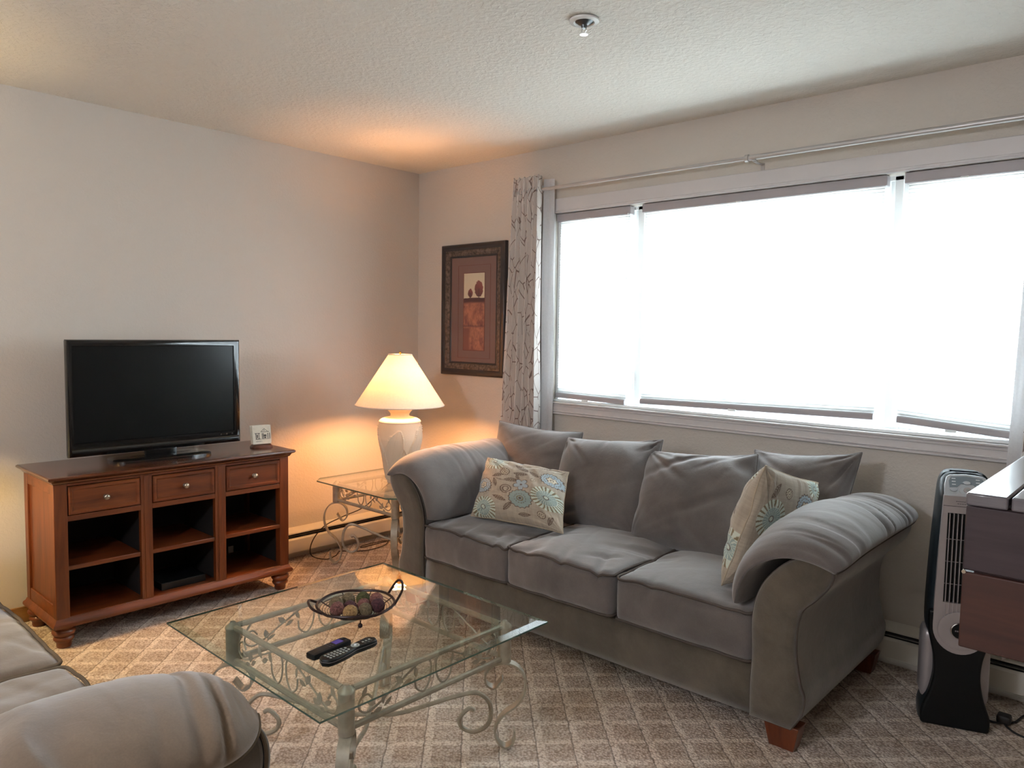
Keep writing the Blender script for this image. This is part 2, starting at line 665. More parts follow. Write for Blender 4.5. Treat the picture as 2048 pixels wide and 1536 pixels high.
M['bevel_glass'] = glass('bevel_glass', (0.72, 0.80, 0.76), 1.75)
M['wicker'] = simple('dark_wire', (46, 28, 26), 0.4, 0.3)
M['ceramic'] = simple('lamp_ceramic', (226, 212, 190), 0.6, bmp=(160, 0.25, 0.0015), var=0.03)
M['brass'] = simple('aged_brass', (176, 140, 70), 0.3, 0.9)
M['lampshade'] = translucent('lamp_linen', (0.80, 0.76, 0.68), (0.64, 0.50, 0.33), tfac=0.12, bscale=90)
M['frame_dark'] = simple('picture_frame_dark', (38, 33, 36), 0.4, nz=20, var=0.25, coat=0.2)
M['frame_rub'] = simple('picture_frame_gilt', (92, 80, 72), 0.45, 0.2, nz=60, var=0.7, bmp=(70, 0.3, 0.002))
M['mat_board'] = simple('mat_board', (124, 96, 90), 0.9, var=0.02)
M['mat_line'] = simple('mat_line', (112, 62, 48), 0.9)
M['print'] = vcol('print_paper', 0.8, 0.0, 200, 0.05)
M['curtain'] = None
M['plastic_black'] = simple('black_plastic', (9, 12, 13), 0.45, spec=0.3)
M['plastic_char'] = simple('charcoal_plastic', (30, 38, 43), 0.4)
M['silver'] = simple('silver_plastic', (172, 165, 165), 0.35, 0.35)
M['silver_l'] = simple('silver_panel', (190, 196, 202), 0.3, 0.3)
M['panel_grey'] = simple('control_overlay', (126, 138, 146), 0.4)
M['cord'] = simple('dark_cord', (30, 24, 22), 0.6)
M['cord_brown'] = simple('brown_cord', (48, 32, 24), 0.6)
M['chrome'] = simple('chrome', (200, 200, 198), 0.12, 1.0)
M['white_metal'] = simple('white_enamel_metal', (222, 222, 218), 0.25)
M['rod'] = simple('satin_rod', (186, 182, 180), 0.35, 0.45)
M['coaster'] = simple('stone_coaster', (214, 208, 192), 0.8, nz=60)
M['ink'] = simple('print_ink', (82, 80, 76), 0.8)
M['holder'] = wood('coaster_holder_wood', (62, 30, 18), (92, 50, 30), (112, 64, 40), 'y')
M['pub_side'] = wood('table_leaf_wood', (44, 20, 15), (66, 34, 26), (84, 46, 34), 'x', 0.7, 0.55, 0.05)
M['pub_side_dark'] = wood('table_leaf_wood_dark', (40, 28, 30), (56, 42, 46), (68, 54, 58), 'x', 0.7, 0.55, 0.05)
M['pub_top'] = wood('table_top_wood', (84, 80, 84), (108, 104, 110), (126, 122, 128), 'x', 0.6, 0.25, 0.7)
M['floral'] = vcol('floral_jacquard', 0.9, 0.2, 340, 0.35)
M['lens'] = simple('indicator_white', (225, 230, 235), 0.4)
M['key_grey'] = simple('remote_key_grey', (150, 156, 152), 0.5)
M['key_dark'] = simple('remote_key_dark', (60, 64, 66), 0.5)
M['purple'] = simple('purple_label', (78, 62, 150), 0.5)


def curtain_mat():
    m = bpy.data.materials.new('branch_print_curtain')
    m.use_nodes = True
    nt = m.node_tree
    nt.nodes.clear()
    out = N(nt, 'ShaderNodeOutputMaterial')
    at = N(nt, 'ShaderNodeAttribute', attribute_name='cloth')
    mp = N(nt, 'ShaderNodeMapping')
    nt.links.new(at.outputs['Vector'], mp.inputs['Vector'])
    mp.inputs['Scale'].default_value = (1.0, 0.30, 1.0)
    vo = N(nt, 'ShaderNodeTexVoronoi', feature='DISTANCE_TO_EDGE')
    vo.inputs['Scale'].default_value = 32.0
    vo.inputs['Randomness'].default_value = 1.0
    nt.links.new(mp.outputs['Vector'], vo.inputs['Vector'])
    msk = noise(nt, at.outputs['Vector'], 9, 2)
    th = math_node(nt, 'MULTIPLY', math_node(nt, 'GREATER_THAN', msk, 0.42), 0.026)
    line = math_node(nt, 'LESS_THAN', vo.outputs['Distance'], th)
    f = noise(nt, at.outputs['Vector'], 300, 2)
    mx = N(nt, 'ShaderNodeMix', data_type='RGBA')
    nt.links.new(line, mx.inputs[0])
    nt.links.new(ramp(nt, f, [(0.3, lin4(222, 214, 208)), (0.7, lin4(234, 227, 221))]), mx.inputs[6])
    mx.inputs[7].default_value = lin4(152, 134, 126)
    d = N(nt, 'ShaderNodeBsdfDiffuse')
    t = N(nt, 'ShaderNodeBsdfTranslucent')
    nt.links.new(mx.outputs[2], d.inputs['Color'])
    nt.links.new(mx.outputs[2], t.inputs['Color'])
    ms = N(nt, 'ShaderNodeMixShader')
    ms.inputs['Fac'].default_value = 0.10
    nt.links.new(d.outputs['BSDF'], ms.inputs[1])
    nt.links.new(t.outputs['BSDF'], ms.inputs[2])
    nt.links.new(ms.outputs['Shader'], out.inputs['Surface'])
    return m


M['curtain'] = curtain_mat()
M['lining'] = translucent('curtain_lining', (0.80, 0.79, 0.80), (0.7, 0.7, 0.72), tfac=0.4, bscale=120)

# ------------------------------------------------------------------ the setting
RX, RY, H = 6.2, -5.4, 2.44
WX0, WX1, WZ0, WZ1 = 1.205, 3.52, 0.985, 2.062
T = 0.16

struct('floor', MB().box(-0.2, RX + 0.2, RY - 0.2, 0.2, -0.1, 0), M['carpet'], smooth=False)
struct('ceiling', MB().box(-0.2, RX + 0.2, RY - 0.2, 0.2, H, H + 0.1), M['ceiling'], smooth=False)
struct('wall_left', MB().box(-T, 0, RY - T, T, 0, H), M['wall'], smooth=False)
struct('wall_right', MB().box(RX, RX + T, RY - T, T, 0, H), M['wall'], smooth=False)
struct('wall_front', MB().box(0, RX, RY - T, RY, 0, H), M['wall'], smooth=False)
b = MB()
b.box(0, WX0, 0, T, 0, H).box(WX1, RX, 0, T, 0, H).box(WX0, WX1, 0, T, 0, WZ0).box(WX0, WX1, 0, T, WZ1, H)
struct('wall_back', b, M['wall'], smooth=False)

struct('ground_outside', MB().box(-40, 40, 0.6, 60, -1.2, -1.0), simple('outside_ground', (150, 148, 142), 0.9), smooth=False)

# window casing: flat boards with a raised bead along the outer edge
cw, cp = 0.082, 0.017
xl, xr, zb, zt = WX0 - cw, WX1 + cw, WZ0 - 0.074, WZ1 + cw
b = MB()
def casing(b, x0, x1, z0, z1):
    b.box(x0, x1, -cp, 0, z0, z1)
casing(b, xl, xr, WZ1, zt)
b.box(xl, xr, -cp - 0.006, -cp, WZ1 + 0.008, WZ1 + 0.016)
struct('trim_1', b, M['trim'], bevel=0.003)['kind'] = 'structure'
b = MB()
casing(b, xl, xr, zb, WZ0 - 0.012)
b.box(xl, xr, -cp - 0.007, -cp, zb + 0.002, zb + 0.010)
b.box(xl, xr, -cp - 0.009, -cp, zb + 0.015, zb + 0.021)
b.box(xl, xr, -cp - 0.007, -cp, WZ0 - 0.026, WZ0 - 0.018)
b.box(xl, xr, -cp - 0.012, 0.05, WZ0 - 0.012, WZ0 - 0.002)
struct('trim_2', b, M['trim'], bevel=0.003)
b = MB(); casing(b, xl, WX0, WZ0 - 0.012, WZ1)
struct('trim_3', b, M['trim'], bevel=0.003)
b = MB(); casing(b, WX1, xr, WZ0 - 0.012, WZ1)
struct('trim_4', b, M['trim'], bevel=0.003)

# window unit
win = struct('window_1', MB().box(WX0, WX0 + 0.02, 0.02, T, WZ0, WZ1).box(WX1 - 0.02, WX1, 0.02, T, WZ0, WZ1)
             .box(WX0, WX1, 0.0, T, WZ0 - 0.004, WZ0 + 0.012).box(WX0, WX1, 0.06, T, WZ1 - 0.02, WZ1 + 0.003), M['vinyl'], bevel=0.002)
bays = [(WX0 + 0.02, 1.702), (1.778, 2.970), (3.042, WX1 - 0.02)]
for (xa, xb) in ((1.702, 1.778), (2.970, 3.042)):
    m_ = MB().box(xa, xb, 0.070, T, WZ0 + 0.012, WZ1)
    m_.box(xa + 0.018, xb - 0.018, 0.060, 0.07, WZ0 + 0.012, WZ1)
    m_.build('mullion', M['vinyl'], win, bevel=0.003)
for k, (xa, xb) in enumerate(bays):
    f_ = MB()
    f_.box(xa, xa + 0.035, 0.085, 0.125, WZ0 + 0.012, WZ1 - 0.02).box(xb - 0.035, xb, 0.085, 0.125, WZ0 + 0.012, WZ1 - 0.02)
    f_.box(xa + 0.034, xb - 0.034, 0.087, 0.123, WZ0 + 0.0125, WZ0 + 0.05).box(xa + 0.034, xb - 0.034, 0.087, 0.123, WZ1 - 0.055, WZ1 - 0.0205)
    fr_ = f_.build('sash_frame', M['vinyl'], win, bevel=0.003)
    MB().box(xa + 0.03, xb - 0.03, 0.103, 0.107, WZ0 + 0.045, WZ1 - 0.05).build('pane', M['pane'], fr_, smooth=False)
hn = MB().box(1.708, 1.722, 0.052, 0.070, 1.08, 1.18)
hn.build('sash_handle', M['vinyl'], win, bevel=0.003)

# baseboard and hydronic heaters
struct('baseboard_left', MB().box(0, 0.014, RY, -1.42, 0, 0.075), M['oak'], bevel=0.003)
struct('baseboard_front', MB().box(0, RX, RY, RY + 0.014, 0, 0.075), M['oak'], bevel=0.003)
struct('baseboard_right', MB().box(RX - 0.014, RX, RY, 0, 0, 0.075), M['oak'], bevel=0.003)


def heater(name, label, along, a0, a1, org):
    """baseboard heater against a wall; profile in (depth d from wall, z)"""
    t = thing(name, label, 'heater', org)
    def strip(nm, prof, mat, x0=a0, x1=a1):
        b = MB()
        if along == 'y':
            b.prism([(d, z) for d, z in prof], 'y', x0, x1)
        else:
            b.prism([(-d, z) for d, z in prof], 'x', x0, x1)
        return b.build(nm, mat, t, bevel=0.0015)
    strip('back_plate', [(0.002, 0.02), (0.008, 0.02), (0.008, 0.186), (0.002, 0.186)], M['heater'])
    strip('top_hood', [(0.008, 0.19), (0.05, 0.178), (0.062, 0.168), (0.062, 0.160), (0.056, 0.160), (0.048, 0.170), (0.008, 0.182)], M['heater'])
    strip('damper', [(0.02, 0.160), (0.058, 0.152), (0.058, 0.146), (0.02, 0.154)], M['heater_dark'])
    strip('front_panel', [(0.062, 0.050), (0.067, 0.050), (0.067, 0.126), (0.056, 0.136), (0.053, 0.134), (0.062, 0.124)], M['heater'])
    strip('heating_element', [(0.012, 0.06), (0.05, 0.06), (0.05, 0.125), (0.012, 0.125)], M['heater_dark'])
    for e in (a0, a1 - 0.03):
        b = MB()
        if along == 'y': b.prism([(0.002, 0.0), (0.069, 0.0), (0.069, 0.17), (0.05, 0.188), (0.002, 0.192)], 'y', e, e + 0.03)
        else: b.prism([(-0.002, 0.0), (-0.069, 0.0), (-0.069, 0.17), (-0.05, 0.188), (-0.002, 0.192)], 'x', e, e + 0.03)
        b.build('end_cap', M['heater'], t, bevel=0.0015)
    return t


heater('baseboard_heater', 'long cream baseboard heater on the wall behind the side table', 'y', -1.42, -0.07, (0.03, -0.7, 0))
heater('baseboard_heater', 'long grey baseboard heater under the window behind the sofa', 'x', 0.075, 5.6, (2.8, -0.03, 0))


# ------------------------------------------------------------------ cellular blinds
def blind(xa, xb, z_l, z_r, label, cord_x=None):
    t = thing('cellular_blind', label, 'blind', ((xa + xb) / 2, 0.03, WZ1 - 0.04), 'white cellular blinds in the window')
    MB().box(xa - 0.004, xb + 0.004, 0.002, 0.045, WZ1 - 0.046, WZ1 - 0.002).build('head_rail', M['blind_rail'], t, bevel=0.004)
    x0, x1 = xa + 0.009, xb - 0.009
    zt_ = WZ1 - 0.046
    n = 66
    P = np.zeros((2 * n + 1, 2, 3))
    for i in range(2 * n + 1):
        f = i / (2 * n)
        y = 0.019 + (0.0 if i % 2 else 0.0075)
        P[i, 0] = (x0, y, zt_ + (z_l + 0.028 - zt_) * f)
        P[i, 1] = (x1, y, zt_ + (z_r + 0.028 - zt_) * f)
    pc = MB().grid(P).build('pleated_cloth', M['shade_cloth'], t, smooth=False)
    ra = pc.data.attributes.new('ridge', 'FLOAT', 'POINT')
    ra.data.foreach_set('value', [float(i % 2) for i in range(2 * n + 1) for _ in range(2)])
    # cells still stacked on the bottom rail: extra layers of cloth
    for k in range(2):
        y = 0.029 + 0.003 * k
        MB().add([(x0, y, z_l + 0.026), (x1, y, z_r + 0.026), (x1, y, z_r + 0.064 - 0.012 * k), (x0, y, z_l + 0.064 - 0.012 * k)], [(0, 1, 2, 3)]).build('stacked_cells', M['shade_cloth'], t, smooth=False)
    b = MB()
    vs = []
    for (x, z) in ((x0, z_l), (x1, z_r)):
        vs += [(x, 0.008, z), (x, 0.036, z), (x, 0.036, z + 0.028), (x, 0.012, z + 0.028), (x, 0.006, z + 0.016)]
    fs = [(0, 1, 2, 3, 4), (9, 8, 7, 6, 5)] + [(i, i + 5, (i + 1) % 5 + 5, (i + 1) % 5) for i in range(5)]
    b.add(vs, fs)
    b.build('bottom_rail', M['blind_rail'], t, bevel=0.002)
    xm = x0 + (x1 - x0) * 0.45
    MB().box(xm - 0.02, xm + 0.02, 0.0, 0.008, (z_l + z_r) / 2 - 0.006, (z_l + z_r) / 2 + 0.004).build('pull_tab', M['vinyl'], t, bevel=0.002)
    MB().box(xm - 0.014, xm + 0.014, -0.004, 0.003, WZ1 - 0.05, WZ1 - 0.043).build('clip', M['vinyl'], t, bevel=0.002)
    return t


blind(WX0 + 0.004, 1.704, 1.006, 0.998, 'narrow left white cellular blind beside the curtain')
blind(1.784, 2.970, 1.012, 1.032, 'widest white cellular blind covering the middle window pane')
blind(3.044, WX1 - 0.004, 1.030, 1.000, 'right white cellular blind with its bottom rail hanging crooked')

_b = [o for o in COL.objects if o.name.startswith('cellular_blind') and 'narrow' in o.get('label', '')][0]
cb = MB().tube([(1.694, 0.000, 2.03), (1.694, 0.0, 1.10)], 0.0009, 5)
for k in range(62):
    cb.sphere((1.694, 0.0, 2.02 - 0.015 * k), 0.0028, 6, 4)
cb.build('bead_chain', M['vinyl'], _b)['kind'] = 'stuff'

# ------------------------------------------------------------------ curtain rod and curtains
rod = thing('curtain_rod', 'long satin metal curtain rod running above the window', 'curtain rod', (2.3, -0.09, 2.19))
RZ, RYY = 2.191, -0.09
MB().tube([(0.975, RYY, RZ), (2.40, RYY, RZ)], 0.0095, 14).build('inner_tube', M['rod'], rod)
MB().tube([(2.39, RYY, RZ), (3.95, RYY, RZ)], 0.0125, 14).build('outer_tube', M['rod'], rod)
MB().lathe([(0.0125, 2.386), (0.017, 2.388), (0.017, 2.404), (0.0125, 2.406)], (0, RYY, RZ), 18, 'x').build('collar', M['rod'], rod)
for xx in (2.432, 1.03, 3.9):
    b = MB().box(xx - 0.009, xx + 0.009, -0.003, 0, 2.118, 2.178)
    b.box(xx - 0.007, xx + 0.007, RYY, -0.002, 2.170, 2.1745)
    b.box(xx - 0.009, xx + 0.009, RYY - 0.016, RYY + 0.016, 2.1745, 2.1785)
    b.build('bracket', M['rod'], rod, bevel=0.001)
for xx in (3.955,):
    MB().sphere((xx, RYY, RZ), 0.024).build('finial', M['rod'], rod)


def curtain(x0t, x1t, x0b, x1b, ztop, zbot, nf, label, seed, flip=1, bunch=0.0):
    t = thing('curtain', label, 'curtain', ((x0b + x1b) / 2, -0.09, zbot), 'branch print curtains at the window')
    nu, nv = nf * 14 + 1, 56
    P = np.zeros((nv, nu, 3))
    cl = np.zeros((nv, nu, 3))
    u = np.linspace(0, 1, nu)
    for j in range(nv):
        f = j / (nv - 1)
        z = ztop + (zbot - ztop) * f
        x0 = x0t + (x0b - x0t) * f ** 0.8
        x1 = x1t + (x1b - x1t) * f ** 0.8
        ph = u * nf * 2 * PI
        amp = 0.030 + 0.010 * vn(u * 3 + seed, f * 2, 0.5) + 0.006 * f
        sx = 0.35 * (x1 - x0) / nf
        wob = 0.012 * vn(u * 5 + seed * 3, f * 4, 2.5) * f
        xx = x0 + (x1 - x0) * u + sx * np.sin(2 * ph) * 0.18 + wob
        yy = -0.092 + amp * np.sin(ph + 0.6 * vn(u * 2, f * 3, seed)) + 0.006 * vn(u * 14, f * 3, seed + 4)
        if bunch and f > 0.9:
            k = (f - 0.9) / 0.1
            yy = yy - 0.03 * k - 0.012 * vn(u * 12, 5.0, seed) * k
            z = z + 0.02 * vn(u * 9, 1.0, seed) * k
        P[j, :, 0] = xx
        P[j, :, 1] = np.minimum(yy, -0.03)
        P[j, :, 2] = z + (0.006 * np.sin(ph * 2) if j == 0 else 0)
    L = nf * 0.155
    cl[:, :, 0] = u[None, :] * L
    cl[:, :, 1] = np.linspace(0, abs(ztop - zbot), nv)[:, None]
    b = MB().grid(P)
    o = b.build('panel', M['curtain'], t, sharp=180)
    a = o.data.attributes.new('cloth', 'FLOAT_VECTOR', 'POINT')
    a.data.foreach_set('vector', cl.reshape(-1))
    so = o.modifiers.new('thick', 'SOLIDIFY'); so.thickness = 0.0015
    # plain lining turned out along the window-side edge
    P = np.zeros((nv, 15, 3))
    for j in range(nv):
        f = j / (nv - 1)
        z = ztop - 0.015 + (zbot - ztop) * f
        xe = (x1t + (x1b - x1t) * f ** 0.8) if flip > 0 else (x0t + (x0b - x0t) * f ** 0.8)
        w = (0.062 + 0.010 * f) * flip
        uu = np.linspace(0, 1, 15)
        P[j, :, 0] = xe - 0.012 * flip + w * uu + 0.003 * vn(uu * 3, f * 5, seed)
        P[j, :, 1] = -0.066 + 0.030 * uu + 0.006 * vn(uu * 4, f * 4, seed + 2)
        P[j, :, 2] = z
    MB().grid(P).build('lining', M['lining'], t, sharp=180)
    for k in range(nf):
        xx = x0t + (x1t - x0t) * (k + 0.75) / nf
        ring = [(xx + 0.002 * math.sin(a), RYY + 0.024 * math.cos(a), RZ + 0.024 * math.sin(a)) for a in np.linspace(0, 2 * PI, 17)[:-1]]
        MB().tube(ring, 0.0035, 6, True).build('grommet', M['rod'], t)
    return t


curtain(0.952, 1.172, 0.868, 1.178, 2.268, 0.215, 6, 'branch print curtain bunched at the left end of the rod', 1.0)
curtain(3.545, 3.80, 3.500, 3.86, 2.268, 0.205, 6, 'branch print curtain at the right edge behind the tall table', 5.0, -1, 1.0)

# ------------------------------------------------------------------ sprinkler
sx_, sy_ = 2.374, -1.305
sp = thing('fire_sprinkler', 'small white ring and metal fire sprinkler head in the ceiling', 'sprinkler', (sx_, sy_, H))
MB().lathe([(0.030, H - 0.001), (0.044, H - 0.001), (0.051, H - 0.004), (0.050, H - 0.009), (0.036, H - 0.012), (0.031, H - 0.009), (0.030, H - 0.001)], (sx_, sy_, 0), 36).build('escutcheon', M['white_metal'], sp)
MB().lathe([(0.0305, H - 0.0008), (0.030, H - 0.008), (0.020, H - 0.0155), (0.011, H - 0.020), (0.0085, H - 0.030), (0.0001, H - 0.030)], (sx_, sy_, 0), 24).build('cup', simple('cup_metal', (92, 96, 98), 0.3, 0.8), sp)
for s in (-1, 1):
    MB().tube([(sx_ + s * 0.007, sy_, H - 0.028), (sx_ + s * 0.010, sy_, H - 0.037), (sx_ + s * 0.003, sy_, H - 0.046)], 0.0018, 6).build('frame_arm', M['chrome'], sp)
MB().lathe([(0.003, H - 0.044), (0.003, H - 0.048), (0.014, H - 0.049), (0.014, H - 0.0505), (0.0001, H - 0.0505)], (sx_, sy_, 0), 20).build('deflector', M['chrome'], sp)

# ------------------------------------------------------------------ framed picture
px0, px1, pz0, pz1 = 0.262, 0.835, 1.098, 1.937
pic = thing('framed_picture', 'dark framed print of two trees over a rust red field on the wall', 'picture', ((px0 + px1) / 2, 0, pz0))


def frame_side(b, prof, x0, x1, z0, z1):
    """mitred moulding: prof = list of (inset, depth)"""
    rings = []
    for ins, d in prof:
        rings.append([(x0 + ins, -d, z0 + ins), (x1 - ins, -d, z0 + ins), (x1 - ins, -d, z1 - ins), (x0 + ins, -d, z1 - ins)])
    b.grid(np.array(rings), closed_v=True)


b = MB(); frame_side(b, [(0, 0.001), (0, 0.022), (0.006, 0.030), (0.030, 0.032), (0.040, 0.027)], px0, px1, pz0, pz1)
b.build('outer_frame', M['frame_dark'], pic, sharp=50)
b = MB(); frame_side(b, [(0.038, 0.026), (0.044, 0.030), (0.060, 0.024), (0.068, 0.019), (0.074, 0.017)], px0, px1, pz0, pz1)
b.build('rubbed_moulding', M['frame_rub'], pic, sharp=60)
b = MB(); frame_side(b, [(0.072, 0.016), (0.077, 0.019), (0.084, 0.017), (0.087, 0.010)], px0, px1, pz0, pz1)
b.build('inner_lip', M['frame_dark'], pic, sharp=60)
MB().box(px0 + 0.08, px1 - 0.08, -0.012, -0.004, pz0 + 0.08, pz1 - 0.08).build('mat_board', M['mat_board'], pic, smooth=False)
ax0, ax1, az0, az1 = 0.462, 0.648, 1.262, 1.750
b = MB()
for ins, w in ((-0.052, 0.0022), (-0.004, 0.004)):
    x0, x1, z0, z1 = ax0 + ins, ax1 - ins, az0 + ins, az1 - ins
    b.box(x0, x1, -0.0132, -0.012, z0, z0 + w).box(x0, x1, -0.0132, -0.012, z1 - w, z1)
    b.box(x0, x0 + w, -0.0132, -0.012, z0 + w, z1 - w).box(x1 - w, x1, -0.0132, -0.012, z0 + w, z1 - w)
b.build('mat_groove', M['mat_line'], pic, smooth=False)
nx_, nz_ = 90, 220
gx, gz = np.meshgrid(np.linspace(0, 1, nx_), np.linspace(0, 1, nz_))
sky = np.array(lin((218, 206, 180)))
C3 = np.ones((nz_, nx_, 3)) * sky
rust = np.array(lin((160, 96, 74))); dk = np.array(lin((84, 56, 60))); org_ = np.array(lin((188, 124, 98))); brn = np.array(lin((132, 84, 74)))
f = (vn(gx * 7, gz * 14, 1) * 0.6 + vn(gx * 22, gz * 46, 2) * 0.4)
hor = 0.675 + 0.008 * np.sin(gx * 3)
fld = gz < hor
w = np.clip(0.5 + 0.9 * f, 0, 1)[..., None]
fc = brn * (1 - w) + org_ * w
lowmask = np.clip((0.30 - gz) / 0.02, 0, 1)[..., None] * np.clip((0.34 - gx) / 0.1, 0, 1)[..., None]
fc = fc * (1 - lowmask) + brn * lowmask
d1 = np.exp(-((gz - 0.315 + 0.01 * f) / 0.014) ** 2)[..., None] * 0.6
fc = fc * (1 - d1) + dk * d1
tk = np.clip((gz - (hor - 0.075)) / 0.03 + 0.5 * f, 0, 1)[..., None]
fc = fc * (1 - tk) + dk * tk
C3[fld] = fc[fld]
for (cx, cz, rx, rz) in ((0.32, 0.745, 0.115, 0.056), (0.73, 0.80, 0.20, 0.105)):
    dx = (gx - cx) / rx
    dz = (gz - cz) / rz
    r_ = np.sqrt(dx ** 2 * (1 + 0.55 * np.clip(dz, 0, 1)) + dz ** 2) + 0.10 * vn(gx * 26, gz * 60, 7)
    mk = r_ < 1
    mix = np.clip(0.55 + 0.5 * (dz + dx * 0.4) * 0.8, 0, 1)[..., None]
    tc_ = dk * (1 - mix) + np.array(lin((146, 84, 78))) * mix
    C3[mk] = tc_[mk]
    tr = (np.abs(gx - cx) < 0.022) & (gz < cz) & (gz > hor - 0.01)
    C3[tr] = dk
P = np.zeros((nz_, nx_, 3))
P[:, :, 0] = ax0 + (ax1 - ax0) * gx
P[:, :, 1] = -0.0128
P[:, :, 2] = az0 + (az1 - az0) * gz
MB().grid(P).build('print', M['print'], pic, colors=C3.reshape(-1, 3), sharp=180)
m_, nt_, b_ = new_mat('picture_glazing')
MB().box(px0 + 0.085, px1 - 0.085, -0.0155, -0.0145, pz0 + 0.085, pz1 - 0.085).build('glazing', glass('picture_glass', (1, 1, 1), 1.35), pic, smooth=False)

# ------------------------------------------------------------------ media cabinet
cab = thing('media_cabinet', 'cherry wood media cabinet with three drawers and open shelves on bun feet', 'cabinet', (0.25, -1.84, 0))
CX0, CX1, CY0, CY1 = 0.055, 0.462, -2.385, -1.282
ZB, ZT = 0.095, 0.715
# top slab with ogee edge
def slab_rings(prof, x0, x1, y0, y1):
    return [[(x0 - o, y0 - o, z), (x1 + o, y0 - o, z), (x1 + o, y1 + o, z), (x0 - o, y1 + o, z)] for o, z in prof]
b = MB()
b.grid(np.array(slab_rings([(0.0, 0.712), (0.008, 0.713), (0.012, 0.719), (0.016, 0.726), (0.026, 0.731), (0.032, 0.737), (0.031, 0.744), (0.026, 0.747)], CX0 + 0.01, CX1, CY0 + 0.006, CY1 - 0.006)), closed_v=True)
n_ = len(b.v)
b.f.append((n_ - 4, n_ - 3, n_ - 2, n_ - 1)); b.f.append((3, 2, 1, 0))
b.build('top_slab', M['cab_top'], cab, sharp=50)
# base moulding
b = MB()
b.grid(np.array(slab_rings([(0.0, ZB - 0.004), (0.012, ZB - 0.002), (0.016, ZB + 0.006), (0.014, ZB + 0.016), (0.006, ZB + 0.024), (0.002, ZB + 0.034), (0.0, ZB + 0.036)], CX0, CX1, CY0, CY1)), closed_v=True)
n_ = len(b.v)
b.f.append((n_ - 4, n_ - 3, n_ - 2, n_ - 1)); b.f.append((3, 2, 1, 0))
b.build('base_moulding', M['cab'], cab, sharp=50)
XF = CX1
for (ya, yb) in ((CY0, -2.332), (-1.332, CY1)):
    MB().box(XF - 0.045, XF, ya, yb, ZB + 0.034, ZT).build('front_post', M['cab_v'], cab, bevel=0.002)
for (ya, yb) in ((CY0, CY0 + 0.04), (CY1 - 0.04, CY1)):
    MB().box(CX0, CX0 + 0.045, ya, yb, ZB + 0.034, ZT).build('rear_post', M['cab_v'], cab, bevel=0.002)
for s, y in ((1, CY0), (-1, CY1)):
    ya, yb = sorted((y + s * 0.010, y + s * 0.022))
    f_ = MB().box(CX0 + 0.04, XF - 0.04, ya, yb, ZB + 0.034, ZT).build('side_panel', M['cab_v'], cab)
    ya, yb = sorted((y + s * 0.002, y + s * 0.012))
    MB().box(CX0 + 0.045, XF - 0.045, ya, yb, ZT - 0.05, ZT).build('side_rail', M['cab'], f_, bevel=0.003)
    MB().box(CX0 + 0.045, XF - 0.045, ya, yb, ZB + 0.034, ZB + 0.09).build('side_rail', M['cab'], f_, bevel=0.003)
    yc, yd = sorted((y + s * 0.022, y + s * 0.026))
    MB().box(CX0 + 0.012, XF - 0.046, yc, yd, ZB + 0.034, ZT).build('inner_side', M['shaded_in'], cab, smooth=False)
stiles = [(-2.032, -1.981), (-1.682, -1.628)]
for (ya, yb) in stiles:
    MB().box(XF - 0.028, XF - 0.001, ya, yb, ZB + 0.034, ZT).box(XF - 0.001, XF + 0.003, ya + 0.016, yb - 0.016, ZB + 0.04, ZT - 0.01).build('stile', M['cab_v'], cab, bevel=0.002)
    ym = (ya + yb) / 2
    MB().box(CX0 + 0.01, XF - 0.028, ym - 0.009, ym + 0.009, ZB + 0.034, ZT).build('divider', M['shaded_in'], cab)
bays_c = [(-2.332, -2.032), (-1.981, -1.682), (-1.628, -1.332)]
MB().box(CX0 + 0.004, CX0 + 0.012, CY0 + 0.012, CY1 - 0.012, ZB + 0.012, ZT).build('back_panel', M['shaded_in'], cab, smooth=False)
MB().box(CX0 + 0.012, XF - 0.046, CY0 + 0.022, CY1 - 0.022, ZB + 0.012, ZB + 0.020).build('carcase_floor', M['shaded_in'], cab, smooth=False)
for i, (ya, yb) in enumerate(bays_c):
    ea, eb = (CY0 + 0.027 if i == 0 else ya), (CY1 - 0.027 if i == 2 else yb)
    MB().box(XF - 0.03, XF - 0.001, ya, yb, ZT - 0.014, ZT).build('top_rail', M['cab'], cab, bevel=0.001)
    MB().box(CX0 + 0.0125, XF - 0.0015, ea, eb, 0.548, 0.572).build('drawer_rail', M['cab'], cab, bevel=0.002)
    MB().box(CX0 + 0.012, XF - 0.006, ea, eb, 0.334, 0.354).build('shelf', M['cab'], cab, bevel=0.003)
    MB().box(CX0 + 0.0125, XF - 0.0015, ea, eb, ZB + 0.02, ZB + 0.04).build('bottom_shelf', M['cab'], cab, bevel=0.002)
    y0, y1, z0, z1 = ya + 0.004, yb - 0.004, 0.576, 0.697
    d = MB()
    rings = [[(x, y0 + o, z0 + o), (x, y1 - o, z0 + o), (x, y1 - o, z1 - o), (x, y0 + o, z1 - o)] for o, x in
             ((0, XF - 0.03), (0, XF + 0.003), (0.004, XF + 0.007), (0.013, XF + 0.007), (0.018, XF + 0.001), (0.021, XF + 0.0005))]
    d.grid(np.array(rings), closed_v=True)
    n_ = len(d.v)
    d.f.append((n_ - 4, n_ - 3, n_ - 2, n_ - 1)); d.f.append((3, 2, 1, 0))
    dr = d.build('drawer', M['cab'], cab, sharp=30)
    ym, zm = (ya + yb) / 2, 0.636
    MB().lathe([(0.009, XF), (0.008, XF + 0.003), (0.004, XF + 0.006), (0.004, XF + 0.012), (0.010, XF + 0.016), (0.013, XF + 0.021), (0.012, XF + 0.026), (0.006, XF + 0.029), (0.0001, XF + 0.030)], (0, ym, zm), 20, 'x').build('knob', M['nickel'], dr, sharp=60)
